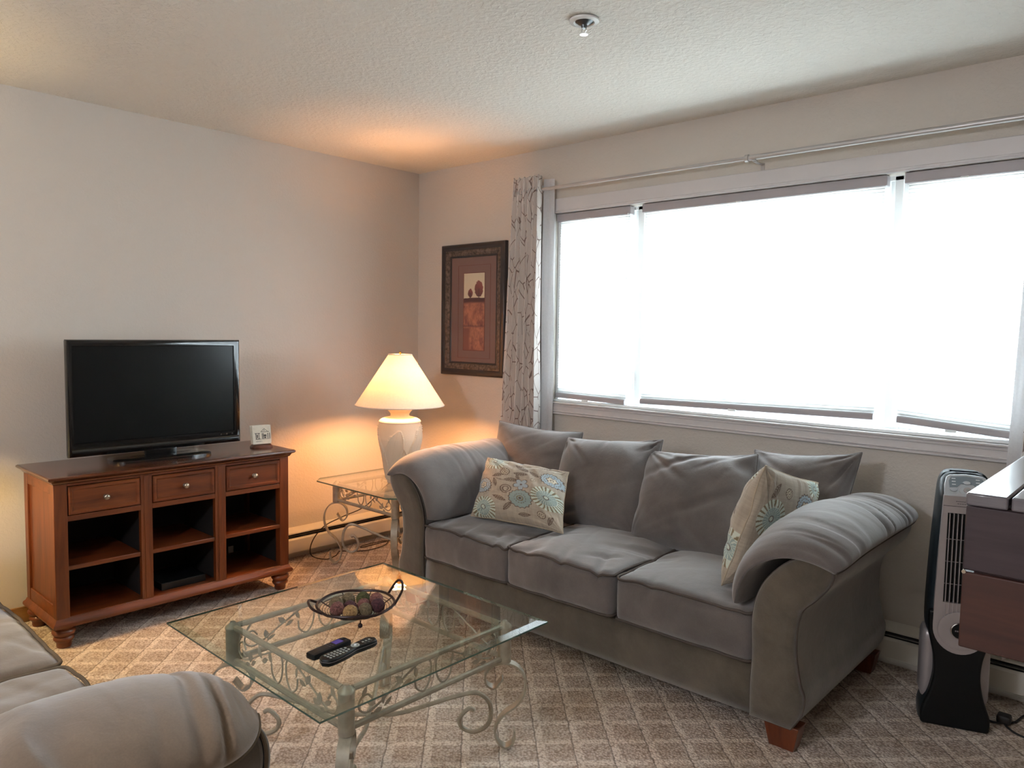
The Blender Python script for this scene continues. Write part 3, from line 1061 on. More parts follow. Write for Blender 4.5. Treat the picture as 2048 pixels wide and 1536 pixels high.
foot = [(0.0001, 0.0), (0.026, 0.0), (0.029, 0.006), (0.029, 0.022), (0.033, 0.028), (0.040, 0.036), (0.041, 0.042), (0.037, 0.048), (0.034, 0.051), (0.041, 0.057), (0.046, 0.066), (0.046, 0.074), (0.041, 0.080), (0.036, 0.083), (0.040, 0.090), (0.041, 0.096), (0.0001, 0.096)]
for (x, y) in ((XF - 0.030, CY0 + 0.035), (XF - 0.030, CY1 - 0.035), (CX0 + 0.04, CY0 + 0.035), (CX0 + 0.04, CY1 - 0.035)):
    MB().lathe(foot, (x, y, 0), 28).build('bun_foot', M['cab'], cab, sharp=70)
# flat black box lying in the middle bay, barely visible
bx = MB().box(0.20, 0.42, -1.93, -1.715, ZB + 0.040, ZB + 0.075)
bxo = bx.build('media_player', M['plastic_black'], None, org=(0.3, -1.82, ZB + 0.04), bevel=0.003)
tag(bxo, 'flat black media box on the bottom shelf of the cabinet middle bay', 'media box')

# ------------------------------------------------------------------ television (local: faces +x, centred on y)
TVZ = 0.747
tv = thing('television', 'black flat screen television standing on the cherry wood cabinet', 'television', (0, 0, 0))
W2, TH0, TH1 = 0.405, 0.040, 0.572
b = MB()
prof = [(0.000, -0.022), (0.0, -0.002), (0.003, 0.004), (0.010, 0.007)]
rings = [[(x, -W2 + o, TH0 + o), (x, W2 - o, TH0 + o), (x, W2 - o, TH1 - o), (x, -W2 + o, TH1 - o)] for o, x in prof]
rings += [[(0.007, -W2 + 0.022, TH0 + 0.062), (0.007, W2 - 0.034, TH0 + 0.062), (0.007, W2 - 0.034, TH1 - 0.030), (0.007, -W2 + 0.022, TH1 - 0.030)],
          [(0.001, -W2 + 0.024, TH0 + 0.064), (0.001, W2 - 0.036, TH0 + 0.064), (0.001, W2 - 0.036, TH1 - 0.032), (0.001, -W2 + 0.024, TH1 - 0.032)]]
b.grid(np.array(rings), closed_v=True)
b.build('bezel', M['tv_gloss'], tv, sharp=30)
MB().box(-0.003, 0.0015, -W2 + 0.023, W2 - 0.035, TH0 + 0.063, TH1 - 0.031).build('screen', M['tv_screen'], tv, smooth=False)
MB().box(-0.036, -0.020, -W2 + 0.002, W2 - 0.002, TH0 + 0.002, TH1 - 0.002).build('rear_shell', M['tv_edge'], tv, bevel=0.004)
b = MB()
b.rbox(-0.085, -0.034, -0.28, 0.28, TH0 + 0.05, TH1 - 0.08, 0.02, (4, 8, 6))
b.build('back_housing', M['tv_edge'], tv)
# chin lip with curved chrome-like reflection strip
b = MB(); pr = [(0.006, 0.006), (0.011, 0.012), (0.012, 0.022), (0.009, 0.032), (0.007, 0.034)]
P = np.array([[(x, y, TH0 + z) for y in np.linspace(-W2 + 0.012, W2 - 0.012, 12)] for x, z in pr])
b.grid(P).build('lower_lip', M['tv_gloss'], tv, sharp=180)
for k in range(3):
    MB().box(0.007, 0.0085, W2 - 0.11 + k * 0.03, W2 - 0.102 + k * 0.03, TH0 + 0.044, TH0 + 0.050).build('button', M['tv_edge'], tv, smooth=False)
b = MB()
b.rbox(-0.020, 0.006, -0.075, 0.075, 0.012, 0.075, 0.008, (3, 6, 4)); b.build('stand_neck', M['tv_gloss'], tv)
ol = []
for k in range(40):
    a = 2 * PI * k / 40
    ca, sa = math.cos(a), math.sin(a)
    ol.append((-0.005 + 0.105 * math.copysign(abs(ca) ** 0.6, ca), 0.232 * math.copysign(abs(sa) ** 0.45, sa)))
b = MB()
rings = [[(x * s, y * (1 - (1 - s) * 0.4), z) for x, y in ol] for s, z in ((1, 0.0), (1, 0.010), (0.95, 0.0145), (0.6, 0.017), (0.05, 0.019))]
b.grid(np.array(rings), closed_v=True)
b.f.append(tuple(range(40))[::-1])
b.build('stand_base', M['tv_gloss'], tv, sharp=40)
tv.location = (0.268, -1.857, TVZ)
tv.rotation_euler = (0, 0, math.radians(-1.0))

# ------------------------------------------------------------------ coasters in their holder
ch = thing('coaster_holder', 'small wooden holder on the right end of the media cabinet', 'coaster holder', (0, 0, 0))
b = MB()
ou = [(0.035 * math.copysign(abs(math.cos(a)) ** 0.5, math.cos(a)), 0.056 * math.copysign(abs(math.sin(a)) ** 0.6, math.sin(a))) for a in np.linspace(0, 2 * PI, 29)[:-1]]
rings = [[(x * s, y * s, z) for x, y in ou] for s, z in ((1, 0), (1.02, 0.006), (0.93, 0.011), (0.85, 0.016), (0.2, 0.016))]
b.grid(np.array(rings), closed_v=True); b.f.append(tuple(range(28))[::-1]); b.f.append(tuple(len(b.v) - 28 + k for k in range(28)))
b.build('base', M['holder'], ch, sharp=40)
MB().box(-0.0345, -0.029, -0.04, 0.04, 0.012, 0.050).build('backrest', M['holder'], ch, bevel=0.002)
ch.location = (0.30, -1.345, 0.747)
ch.rotation_euler = (0, 0, math.radians(-8))
def coaster(label, xo, tilt, art=False):
    c = thing('coaster', label, 'coaster', (0, 0, 0), 'stone coasters in the wooden holder')
    MB().rbox(-0.004, 0.004, -0.051, 0.051, 0, 0.102, 0.003, (2, 6, 6)).build('stone_tile', M['coaster'], c)
    if art:
        b = MB(); x0, x1 = 0.004, 0.0044
        def q(y0, y1, z0, z1): b.box(x0, x1, y0, y1, z0, z1)
        q(-0.036, 0.044, 0.026, 0.0275)
        for y in (-0.034, -0.018, 0.0, 0.006, 0.030, 0.040): q(y, y + 0.0035, 0.028, 0.058)
        q(-0.038, -0.010, 0.057, 0.060); q(-0.004, 0.040, 0.064, 0.0665); q(0.010, 0.024, 0.040, 0.050); q(0.012, 0.022, 0.030, 0.038)
        b.prism([(-0.006, 0.066), (0.014, 0.084), (0.034, 0.066), (0.031, 0.066), (0.014, 0.081), (-0.003, 0.066)], 'x', x0, x1)
        q(0.011, 0.016, 0.071, 0.075)
        b.tube([(x0, -0.034 + 0.003 * i, 0.014 + 0.003 * math.sin(i * 2.1)) for i in range(9)], 0.0006, 4)
        b.tube([(x0, -0.030, 0.019), (x0, -0.018, 0.018), (x0, 0.0, 0.015)], 0.0006, 4)
        q(-0.028, -0.022, 0.034, 0.052); q(-0.034, -0.01, 0.0275, 0.030)
        b.build('house_drawing', M['ink'], c, smooth=False)
    c.rotation_euler = (0, math.radians(tilt), math.radians(-8))
    c.location = (0.30 + xo, -1.345, 0.7645)
    return c
coaster('cream stone coaster at the front of the holder with a house drawing', 0.010, -11, True)
coaster('cream stone coaster tilted behind the front one in the wooden holder', -0.008, -16)

# ------------------------------------------------------------------ scroll-iron tables
LEGP = [(-.004, .237), (-.030, .206), (-.052, .212), (-.062, .230), (-.059, .257), (-.037, .280), (0, .2885), (.041, .276), (.068, .240), (.070, .195), (.046, .150), (.006, .120), (-.018, .090), (-.028, .056), (-.018, .024), (.006, .006), (.030, .018), (.038, .040), (.036, .062)]
STR = [(.341, .127), (.326, .134), (.304, .116), (.293, .093), (.306, .067), (.345, .056), (.384, .076), (.397, .110), (.392, .150), (.369, .177), (.337, .187), (.266, .171), (.183, .145), (.087, .118), (0, .118)]


def iron_table(name, label, cx, cy, half, ghalf, ztop, gth, posth, glass_label_corner=0.0, gdx=0, gdy=0, seed=1, group=None, tilt=0.0):
    t = thing(name, label, 'table', (cx, cy, 0), group)
    zpt = ztop - gth
    zpb = zpt - posth
    ks = zpb / 0.2925
    hs = half / 0.31
    corners = [(1, 1), (1, -1), (-1, -1), (-1, 1)]
    for (a, c_) in corners:
        x, y = cx + a * half, cy + c_ * half
        b = MB()
        b.lathe([(0.0001, zpb - 0.002), (0.0225, zpb), (0.0225, zpt - 0.026), (0.0245, zpt - 0.022), (0.0235, zpt - 0.018), (0.018, zpt - 0.012), (0.010, zpt - 0.006), (0.008, zpt - 0.001), (0.0001, zpt)], (x, y, 0), 24)
        b.build('post', M['iron'], t, sharp=50)
        d = Vector((a, c_, 0)).normalized()
        side = Vector((-c_, a, 0)).normalized()
        pts = [Vector((x, y, 0)) + d * s + Vector((0, 0, z * ks + 0.0015)) for s, z in [(p[0], p[1]) for p in spline(LEGP, 5)]]
        MB().ribbon(pts, side, 0.034, 0.006).build('scroll_leg', M['iron'], t, sharp=40)
    for (a, c_) in ((1, 1), (1, -1)):
        d = Vector((a, c_, 0)).normalized()
        half_path = spline(STR, 5)
        full = [(s, z) for s, z in half_path] + [(-s, z) for s, z in half_path[::-1][1:]]
        pts = [Vector((cx, cy, 0)) + d * s * hs + Vector((0, 0, z * ks + (0.0145 if (a * c_ < 0 and abs(s) < 0.05) else 0))) for s, z in full]
        MB().tube(pts, 0.0075, 8).build('cross_stretcher', M['iron'], t)
    zr1, zr0 = zpt - 0.018, zpb + 0.012
    rn = random.Random(seed)
    for k in range(4):
        p0 = Vector((cx + corners[k][0] * half, cy + corners[k][1] * half, 0))
        p1 = Vector((cx + corners[(k + 1) % 4][0] * half, cy + corners[(k + 1) % 4][1] * half, 0))
        u = (p1 - p0).normalized()
        mid = (p0 + p1) / 2
        nn = Vector((-u.y, u.x, 0))
        L = half - 0.022
        for z in (zr1, zr0):
            MB().tube([p0 + u * 0.02 + Vector((0, 0, z)), p1 - u * 0.02 + Vector((0, 0, z))], 0.0095, 10).build('apron_rail', M['iron'], t)
        hz = zr1 - zr0
        def W(s, f, o=0.0):
            return mid + u * (s * L) + Vector((0, 0, zr0 + f * hz)) + nn * o
        stem = [(0.78, 0.52), (0.84, 0.68), (0.92, 0.60), (0.93, 0.36), (0.84, 0.20), (0.70, 0.30), (0.54, 0.52), (0.38, 0.72), (0.22, 0.92), (0.10, 0.98), (0.035, 0.78), (0.05, 0.36), (0.13, 0.10), (0.23, 0.26), (0.25, 0.56)]
        leaves = [(0.80, 0.42, 0.6, 0.115), (0.88, 0.80, 2.2, 0.10), (0.66, 0.42, 1.4, 0.13), (0.60, 0.28, -0.4, 0.12), (0.46, 0.72, 0.9, 0.14), (0.36, 0.56, -0.5, 0.13), (0.25, 0.74, 1.3, 0.12), (0.72, 0.16, -0.2, 0.10)]
        for sgn in (1, -1):
            pts = [W(sgn * s, f) for s, f in spline(stem, 5)]
            vine = MB().tube(pts, 0.0032, 6).build('vine', M['iron'], t)
            for (s, f, ang, ln) in leaves:
                ang += rn.uniform(-0.25, 0.25)
                c = W(sgn * s, f, 0.003)
                du = u * sgn
                e1 = du * math.cos(ang) + Vector((0, 0, math.sin(ang)))
                e2 = -du * math.sin(ang) + Vector((0, 0, math.cos(ang)))
                lw = ln * L * 0.5
                tw = rn.uniform(-0.35, 0.35)
                e2 = e2 * math.cos(tw) + nn * math.sin(tw)
                ol = [(-1, 0), (-0.45, 0.36), (0.05, 0.46), (0.5, 0.30), (1, 0), (0.5, -0.30), (0.05, -0.46), (-0.45, -0.36)]
                vs = []
                for o_ in (0.0009, -0.0009):
                    vs += [c + e1 * (p[0] * lw) + e2 * (p[1] * lw) + nn * (o_ + 0.004 * (abs(p[1]) * 0.8)) for p in ol]
                fs = [tuple(range(8)), tuple(range(15, 7, -1))] + [(i, i + 8, (i + 1) % 8 + 8, (i + 1) % 8) for i in range(8)]
                MB().add(vs, fs).build('leaf', M['iron'], vine, sharp=60)
    # glass top: clear sheet, bevelled rim, dark green edge
    g = ghalf
    gx, gy = cx + gdx, cy + gdy
    cc = glass_label_corner
    def ring(o, z):
        return [(x, y, z_ + tilt * ((gx - x) + (y - gy)) / 1.414) for x, y, z_ in ring_(o, z)]
    def ring_(o, z):
        q = g - o
        if cc <= 0:
            return [(gx - q, gy - q, z), (gx + q, gy - q, z), (gx + q, gy + q, z), (gx - q, gy + q, z)]
        return [(gx - q + cc, gy - q, z), (gx + q - cc, gy - q, z), (gx + q, gy - q + cc, z), (gx + q, gy + q - cc, z),
                (gx + q - cc, gy + q, z), (gx - q + cc, gy + q, z), (gx - q, gy + q - cc, z), (gx - q, gy - q + cc, z)]
    nR = 4 if cc <= 0 else 8
    bw = 0.026 if cc <= 0 else 0.0
    b = MB(); b.add(ring(bw, ztop), [tuple(range(nR))])
    gt = b.build('glass_top', M['tglass'], t, smooth=False)
    b = MB(); b.add(ring(0, ztop - gth), [tuple(range(nR))[::-1]])
    b.build('glass_underside', M['tglass'], gt, smooth=False)
    if bw:
        b = MB(); b.grid(np.array([ring(0, ztop - 0.0045), ring(bw, ztop)]), closed_v=True)
        b.build('bevelled_rim', M['bevel_glass'], gt, smooth=False)
    b = MB(); b.grid(np.array([ring(0, ztop - gth), ring(0, ztop - (0.0045 if bw else 0))]), closed_v=True)
    b.build('glass_edge', M['tglass_edge'], gt, smooth=False)
    return t


ct = iron_table('coffee_table', 'square clear glass coffee table on curly cream iron legs in front of the sofa', 2.023, -1.925, 0.312, 0.432, 0.446, 0.010, 0.138, 0.0, -0.002, -0.040, 3, None, 0.009)
TBL = 0.446
stb = iron_table('side_table', 'square glass side table on cream scrolled iron legs beside the sofa', 0.560, -0.590, 0.272, 0.375, 0.505, 0.008, 0.125, 0.055, 0, 0, 8)

# ------------------------------------------------------------------ table lamp (local origin at its base)
LX, LY, LZ = 0.500, -0.563, 0.505
lamp = thing('table_lamp', 'lit white ceramic table lamp with a cone shade on the side table', 'lamp', (0, 0, 0))
prof = [(0.0001, 0.0), (0.070, 0.0), (0.074, 0.006), (0.072, 0.020), (0.076, 0.05), (0.094, 0.13), (0.113, 0.21), (0.126, 0.28), (0.1305, 0.325), (0.126, 0.350), (0.110, 0.367), (0.082, 0.377), (0.060, 0.381), (0.054, 0.388), (0.055, 0.398), (0.064, 0.410), (0.0745, 0.419), (0.0745, 0.426), (0.066, 0.431), (0.030, 0.434), (0.014, 0.436), (0.014, 0.448), (0.0001, 0.450)]
sp_ = spline([(r, h) for r, h in prof[2:12]], 8)
pr2 = prof[:2] + sp_[:-1] + prof[11:]
seg = 220
P = np.zeros((len(pr2), seg, 3))
th = np.linspace(0, 2 * PI, seg, endpoint=False)
# dense middle for the relief
hh = np.linspace(0.012, 0.350, 110)
rr = np.interp(hh, [p[1] for p in pr2[2:40]], [p[0] for p in pr2[2:40]])
prof_full = [(0.0001, 0.0), (0.070, 0.0), (0.074, 0.006)] + list(zip(rr, hh)) + [(p[0], p[1]) for p in pr2 if p[1] > 0.3505]
P = np.zeros((len(prof_full), seg, 3))
# overlapping long leaves pressed into the clay, each with raised rim and fine ribs
leaf_def = []
rl = random.Random(5)
for k in range(9):
    a0 = 2 * PI * k / 9
    leaf_def.append((a0, 0.09 + 0.02 * (k % 2), 0.34 - 0.03 * (k % 3), 0.55 if k % 2 else -0.62))
for i, (r, h) in enumerate(prof_full):
    off = np.zeros(seg)
    if 0.02 < h < 0.345:
        done = np.zeros(seg, bool)
        for (a0, z0, z1, sl) in leaf_def:
            for zb_, zt_ in ((z0 - 0.09, z1), ):
                if not (zb_ < h < zt_): continue
                f = (h - zb_) / (zt_ - zb_)
                cen = a0 + sl * (f - 0.3) * 1.3
                wd = 0.52 * math.sin(PI * min(1, f * 0.93 + 0.05)) ** 0.7
                d = (th - cen + PI) % (2 * PI) - PI
                ins = (np.abs(d) < wd) & ~done
                e = np.abs(d) / max(wd, 1e-3)
                val = 0.0045 + 0.0085 * np.exp(-((e - 0.95) / 0.05) ** 2) + 0.0026 * np.exp(-(d / 0.02) ** 2) + 0.0009 * np.sin(h * 900 + np.abs(d) * 120)
                off = np.where(ins, val, off)
                done |= ins
    else:
        off = 0.0006 * vn(th * 12, h * 90)
    P[i, :, 0] = (r + (off if r > 0.01 else 0)) * np.cos(th)
    P[i, :, 1] = (r + (off if r > 0.01 else 0)) * np.sin(th)
    P[i, :, 2] = h
MB().grid(P, closed_v=True).build('ceramic_body', M['ceramic'], lamp, sharp=180)
MB().lathe([(0.006, 0.446), (0.006, 0.462), (0.014, 0.466), (0.017, 0.488), (0.017, 0.515), (0.010, 0.520)], (0, 0, 0), 16).build('socket', M['brass'], lamp)
MB().tube([(0.015, 0, 0.500), (0.036, 0, 0.500)], 0.0022, 6).sphere((0.038, 0, 0.500), 0.005, 8, 6).build('switch_key', M['brass'], lamp)
hp = [(0.0, 0.012, 0.47), (0.0, 0.045, 0.52), (0.0, 0.052, 0.62), (0.0, 0.030, 0.70), (0, 0, 0.728)]
hp = spline(hp, 5) + [(0, -p[1], p[2]) for p in spline(hp, 5)[::-1][1:]]
MB().tube(hp, 0.0016, 6).build('harp', M['brass'], lamp)
SZ0, SZ1 = 0.447, 0.735
r0, r1 = 0.262, 0.068
sh = MB()
sh.lathe([(r0, SZ0), (r1, SZ1)], (0, 0, 0), 72)
sh.f = [f for f in sh.f if len(f) == 4]
sho = sh.build('lamp_shade', M['lampshade'], lamp, sharp=180)
for r, z in ((r0, SZ0), (r1, SZ1)):
    MB().tube([(r * math.cos(a), r * math.sin(a), z) for a in np.linspace(0, 2 * PI, 65)[:-1]], 0.0032, 8, True).build('shade_rim', M['lampshade'], sho)
for a in (0, 2 * PI / 3, 4 * PI / 3):
    MB().tube([(0, 0, 0.728), (r1 * math.cos(a), r1 * math.sin(a), 0.733)], 0.0015, 5).build('spider_arm', M['brass'], lamp)
MB().lathe([(0.005, 0.726), (0.007, 0.731), (0.004, 0.737), (0.008, 0.744), (0.005, 0.752), (0.0001, 0.754)], (0, 0, 0), 14).build('finial', M['brass'], lamp)
blb, ntb, bb = new_mat('glowing_bulb')
bb.inputs['Emission Color'].default_value = (1.0, 0.62, 0.28, 1)
bb.inputs['Emission Strength'].default_value = 22.0
MB().lathe([(0.012, 0.518), (0.014, 0.530), (0.026, 0.552), (0.030, 0.570), (0.026, 0.589), (0.014, 0.600), (0.0001, 0.603)], (0, 0, 0), 20).build('bulb', blb, lamp)
pl = bpy.data.lights.new('bulb_light', 'POINT')
pl.energy = 70
pl.color = (1.0, 0.43, 0.15)
pl.shadow_soft_size = 0.05
plo = bpy.data.objects.new('bulb_light', pl)
COL.objects.link(plo)
plo.parent = lamp
plo.location = (0, 0, 0.568)
lamp2 = copy_tree(lamp)
lamp.location = (0.600, -0.645, LZ)
lamp.scale = (0.97, 0.97, 1.005)
lamp.rotation_euler = (0, 0, math.radians(250))
# the matching pair at the far end of the near loveseat (its light falls on the left wall)
stb2 = copy_tree(stb)
stb2.location = (0.42, -3.18, 0)
stb2['label'] = 'second glass side table at the far end of the near loveseat'
lamp2.location = (0.40, -3.08, LZ)
lamp2['label'] = 'second white ceramic lamp, beyond the left edge beside the near loveseat'
for c in lamp2.children:
    if c.type == 'LIGHT':
        c.data = c.data.copy(); c.data.energy = 70; c.data.color = (1.0, 0.72, 0.32)

# lamp cord on the floor
cd = MB()
cp_ = [(0.545, -0.575, 0.512), (0.38, -0.42, 0.50), (0.22, -0.44, 0.40), (0.16, -0.56, 0.275), (0.15, -0.72, 0.235), (0.14, -0.85, 0.195), (0.145, -0.935, 0.12), (0.15, -0.945, 0.04), (0.185, -0.87, 0.007), (0.16, -0.78, 0.006), (0.105, -0.71, 0.006), (0.16, -0.66, 0.006), (0.21, -0.56, 0.006), (0.19, -0.43, 0.006), (0.12, -0.36, 0.006), (0.10, -0.52, 0.006), (0.15, -0.58, 0.013), (0.16, -0.44, 0.016), (0.12, -0.28, 0.006), (0.10, -0.16, 0.006)]
o = cd.tube(spline(cp_, 8), 0.0032, 6).build('lamp_cord', M['cord_brown'], None, org=(0.19, -0.87, 0.007))
tag(o, 'thin brown lamp cord looping down to the carpet under the side table', 'cord')

# ------------------------------------------------------------------ wire bowl with dried balls (local)
BX, BY = 2.000, -1.963
bw = thing('wire_bowl', 'dark wire bowl with twig handles on the glass coffee table', 'bowl', (0, 0, 0))
def bz(r): return 0.012 + 0.036 * (r / 0.122) ** 2
for k in range(13):
    r = 0.020 + 0.102 * k / 13
    MB().tube([(r * math.cos(a), r * math.sin(a), bz(r)) for a in np.linspace(0, 2 * PI, 49)[:-1]], 0.0011, 5, True).build('wire_ring', M['wicker'], bw)
for k in range(8):
    a = 2 * PI * k / 8 + 0.2
    MB().tube([(r * math.cos(a), r * math.sin(a), bz(r) - 0.0015) for r in np.linspace(0.0, 0.124, 9)], 0.0018, 6).build('rib', M['wicker'], bw)
MB().tube([(0.124 * math.cos(a), 0.124 * math.sin(a), bz(0.124) + 0.0045 * abs(math.sin(2.5 * a))) for a in np.linspace(0, 2 * PI, 61)[:-1]], 0.0045, 8, True).build('rim', M['wicker'], bw)
for s, hgt in ((1, 0.058), (-1, 0.020)):
    pts = [(s * 0.124 * math.cos(a), 0.124 * math.sin(a), bz(0.124)) for a in (-0.42,)] + [(s * 0.142, -0.042, bz(0.124) + hgt * 0.75), (s * 0.150, 0.0, bz(0.124) + hgt), (s * 0.142, 0.040, bz(0.124) + hgt * 0.8)] + [(s * 0.124 * math.cos(0.42), 0.124 * math.sin(0.42), bz(0.124))]
    MB().tube(spline(pts, 6), 0.0042, 7).build('handle', M['wicker'], bw)
for a in (0.5, 2.6, 4.7):
    MB().sphere((0.080 * math.cos(a), 0.080 * math.sin(a), 0.008), 0.0078, 10, 8).tube([(0.08 * math.cos(a), 0.08 * math.sin(a), 0.010), (0.085 * math.cos(a), 0.085 * math.sin(a), 0.026)], 0.002, 5).build('ball_foot', M['wicker'], bw)
bw.location = (BX, BY, TBL)
bw.rotation_euler = (0, 0, math.radians(64))


def ball_mat(name, c1, c2):
    m, nt, b = new_mat(name)
    v = coords(nt)
    f = noise(nt, v, 160, 4, 0.7, 0.8)
    nt.links.new(ramp(nt, f, [(0.35, lin4(*c1)), (0.62, lin4(*c2))]), b.inputs['Base Color'])
    b.inputs['Roughness'].default_value = 0.9
    bump(nt, b, f, 0.8, 0.004)
    return m


bm_ = {'rose': ball_mat('dried_rose_ball', (70, 38, 34), (140, 92, 84)), 'tan': ball_mat('tan_ball', (110, 78, 44), (182, 146, 96)),
       'green': ball_mat('moss_ball', (44, 46, 22), (92, 92, 52)), 'plum': ball_mat('plum_ball', (40, 20, 24), (92, 50, 56)), 'olive': ball_mat('olive_brown_ball', (76, 64, 44), (128, 110, 82))}
# view-aligned description: r = to the right in the photo, d = away
balls = [(-0.052, -0.040, 'rose', 'dusty rose dried ball at the front left of the bowl'), (-0.006, -0.060, 'tan', 'tan dried ball at the front of the bowl'),
         (0.036, -0.030, 'olive', 'olive brown dried ball front right of middle'), (0.072, -0.010, 'plum', 'dark plum dried ball at the right of the bowl'),
         (-0.066, 0.008, 'olive', 'brown dried ball at the far left of the bowl'), (-0.020, 0.000, 'plum', 'dark dried ball in the middle behind the tan one'),
         (0.022, 0.018, 'rose', 'rose brown dried ball just right of the bowl centre'), (-0.036, 0.048, 'olive', 'olive brown dried ball at the back left of the bowl'),
         (0.010, 0.060, 'green', 'green mossy dried ball at the back of the bowl'), (0.058, 0.044, 'rose', 'rose dried ball at the back right of the bowl')]
rv = Vector((0.7384, 0.6742, 0)); dv = Vector((-0.6742, 0.7384, 0))
for i, (r, d, k, lb) in enumerate(balls):
    R = 0.0225
    b = MB()
    nseg, nr = 26, 18
    prof = []
    P = np.zeros((nr + 1, nseg, 3))
    for a in range(nr + 1):
        for c in range(nseg):
            ph, t_ = PI * a / nr, 2 * PI * c / nseg
            n0 = (math.sin(ph) * math.cos(t_), math.sin(ph) * math.sin(t_), -math.cos(ph))
            P[a, c] = n0
    rad = R * (1 + 0.06 * vn(P[..., 0] * 4 + i * 7, P[..., 1] * 4, P[..., 2] * 4) + 0.03 * vn(P[..., 0] * 12 + i, P[..., 1] * 12, P[..., 2] * 12))
    pos = rv * r + dv * d
    rad_c = math.hypot(r, d)
    base = Vector((BX + pos.x, BY + pos.y, TBL + bz(rad_c) + 0.0015 + R * 1.03))
    Q = P * rad[..., None] + np.array(base)
    o = b.grid(Q, closed_v=True).build('dried_ball', bm_[k], None, org=tuple(base - Vector((0, 0, R))), sharp=180)
    tag(o, lb, 'decorative ball', 'dried balls in the wire bowl')

# ------------------------------------------------------------------ remotes (local: long axis y)
rm = thing('remote_control', 'long black remote control with grey keys on the glass coffee table', 'remote', (0, 0, 0), 'remote controls on the coffee table')
ol = []
for t_ in np.linspace(-1, 1, 25):
    wv = 0.0225 + 0.0040 * math.cos(t_ * 3.0 + 2.2) - 0.004 * math.exp(-((t_ - 0.15) / 0.18) ** 2)
    wv *= math.sqrt(max(0.0, 1 - abs(t_) ** 10)) * 0.9 + 0.1
    ol.append((wv, t_ * 0.100))
ring = ol + [(-x, y) for x, y in ol[::-1]]
b = MB()
b.grid(np.array([[(x * s, y * s2, z) for x, y in ring] for s, s2, z in ((0.80, 0.97, 0.001), (0.97, 1.0, 0.006), (1.0, 1.0, 0.016), (0.95, 0.985, 0.020), (0.86, 0.96, 0.0215))]), closed_v=True)
n_ = len(ring); b.f.append(tuple(range(n_))[::-1]); b.f.append(tuple(len(b.v) - n_ + k for k in range(n_)))
b.build('housing', M['plastic_black'], rm, sharp=40)
MB().grid(np.array([[(x * 1.005, y * 1.002, z) for x, y in ring] for z in (0.0135, 0.0145)]), closed_v=True).build('silver_stripe', M['silver'], rm, sharp=180)
for j in range(7):
    for i in range(3 if j != 6 else 2):
        y = -0.078 + j * 0.0115
        x = (i - 1) * 0.0115 if j != 6 else (i - 0.5) * 0.014
        MB().rbox(x - 0.0038, x + 0.0038, y - 0.003, y + 0.003, 0.0210, 0.0232, 0.001, (2, 2, 1)).build('key', M['key_grey'], rm)
for j in range(3):
    for i in range(3):
        y = 0.052 + j * 0.012; x = (i - 1) * 0.0105
        MB().rbox(x - 0.0034, x + 0.0034, y - 0.003, y + 0.003, 0.0210, 0.0230, 0.001, (2, 2, 1)).build('key', M['key_dark'] if i != 1 else M['key_grey'], rm)
ringk = MB().lathe([(0.0065, 0.021), (0.0075, 0.0232), (0.0125, 0.0232), (0.0135, 0.021)], (0, 0.022, 0), 20)
ringk.build('direction_ring', M['key_grey'], rm)
MB().lathe([(0.0045, 0.021), (0.004, 0.0236), (0.0001, 0.024)], (0, 0.022, 0), 16).build('ok_key', M['lens'], rm)
rm.location = (2.212, -2.140, TBL + 0.0008)
rm.rotation_euler = (0, 0, math.radians(6))

r2 = thing('remote_control', 'small black streaming remote with a purple patch, partly behind the long one', 'remote', (0, 0, 0), 'remote controls on the coffee table')
MB().rbox(-0.0195, 0.0195, -0.070, 0.070, 0.001, 0.021, 0.006, (6, 10, 4)).build('housing', M['plastic_black'], r2)
MB().rbox(-0.011, 0.012, 0.016, 0.046, 0.0205, 0.0220, 0.0007, (4, 4, 1)).build('direction_pad', M['purple'], r2)
for (x, y) in ((-0.009, 0.006), (0.0, 0.006), (0.009, 0.006), (-0.009, -0.005), (0.0, -0.005), (0.009, -0.005), (-0.009, 0.056), (0.009, 0.056)):
    MB().rbox(x - 0.003, x + 0.003, y - 0.0025, y + 0.0025, 0.0205, 0.0218, 0.0007, (2, 2, 1)).build('key', M['key_dark'], r2)
MB().rbox(-0.022, -0.019, -0.035, -0.015, 0.004, 0.018, 0.001, (2, 3, 3)).build('fabric_tag', simple('mint_tag', (120, 160, 140), 0.8), r2)
r2.location = (2.155, -2.170, TBL + 0.0008)
r2.rotation_euler = (0, 0, math.radians(7))

# ------------------------------------------------------------------ sofas (local: x along the seat, y = depth from the front plane)
ARM = [(0.0, 0.085), (-0.001, 0.20), (0.002, 0.30), (-0.003, 0.42), (0.012, 0.51), (0.050, 0.582), (0.118, 0.648), (0.190, 0.676), (0.242, 0.668), (0.257, 0.636), (0.246, 0.592),
       (0.206, 0.538), (0.166, 0.494), (0.150, 0.435), (0.149, 0.34), (0.166, 0.245), (0.181, 0.203), (0.174, 0.144), (0.142, 0.085)]
ARMS = [p for p in spline(ARM, 4)]
PAD = [(-0.060, 0.455), (-0.050, 0.54), (-0.018, 0.620), (0.040, 0.680), (0.115, 0.710), (0.195, 0.712), (0.256, 0.694), (0.286, 0.668)]
PADS = np.array(spline(PAD, 12))
_sl = np.r_[0, np.cumsum(np.linalg.norm(np.diff(PADS, axis=0), axis=1))]
_sl /= _sl[-1]


def pad_point(t):
    x = np.interp(t, _sl, PADS[:, 0]); z = np.interp(t, _sl, PADS[:, 1])
    e = 0.02
    dx = np.interp(np.clip(t + e, 0, 1), _sl, PADS[:, 0]) - np.interp(np.clip(t - e, 0, 1), _sl, PADS[:, 0])
    dz = np.interp(np.clip(t + e, 0, 1), _sl, PADS[:, 1]) - np.interp(np.clip(t - e, 0, 1), _sl, PADS[:, 1])
    L = np.hypot(dx, dz)
    return x, z, -dz / L, dx / L   # normal on the inner / upper side


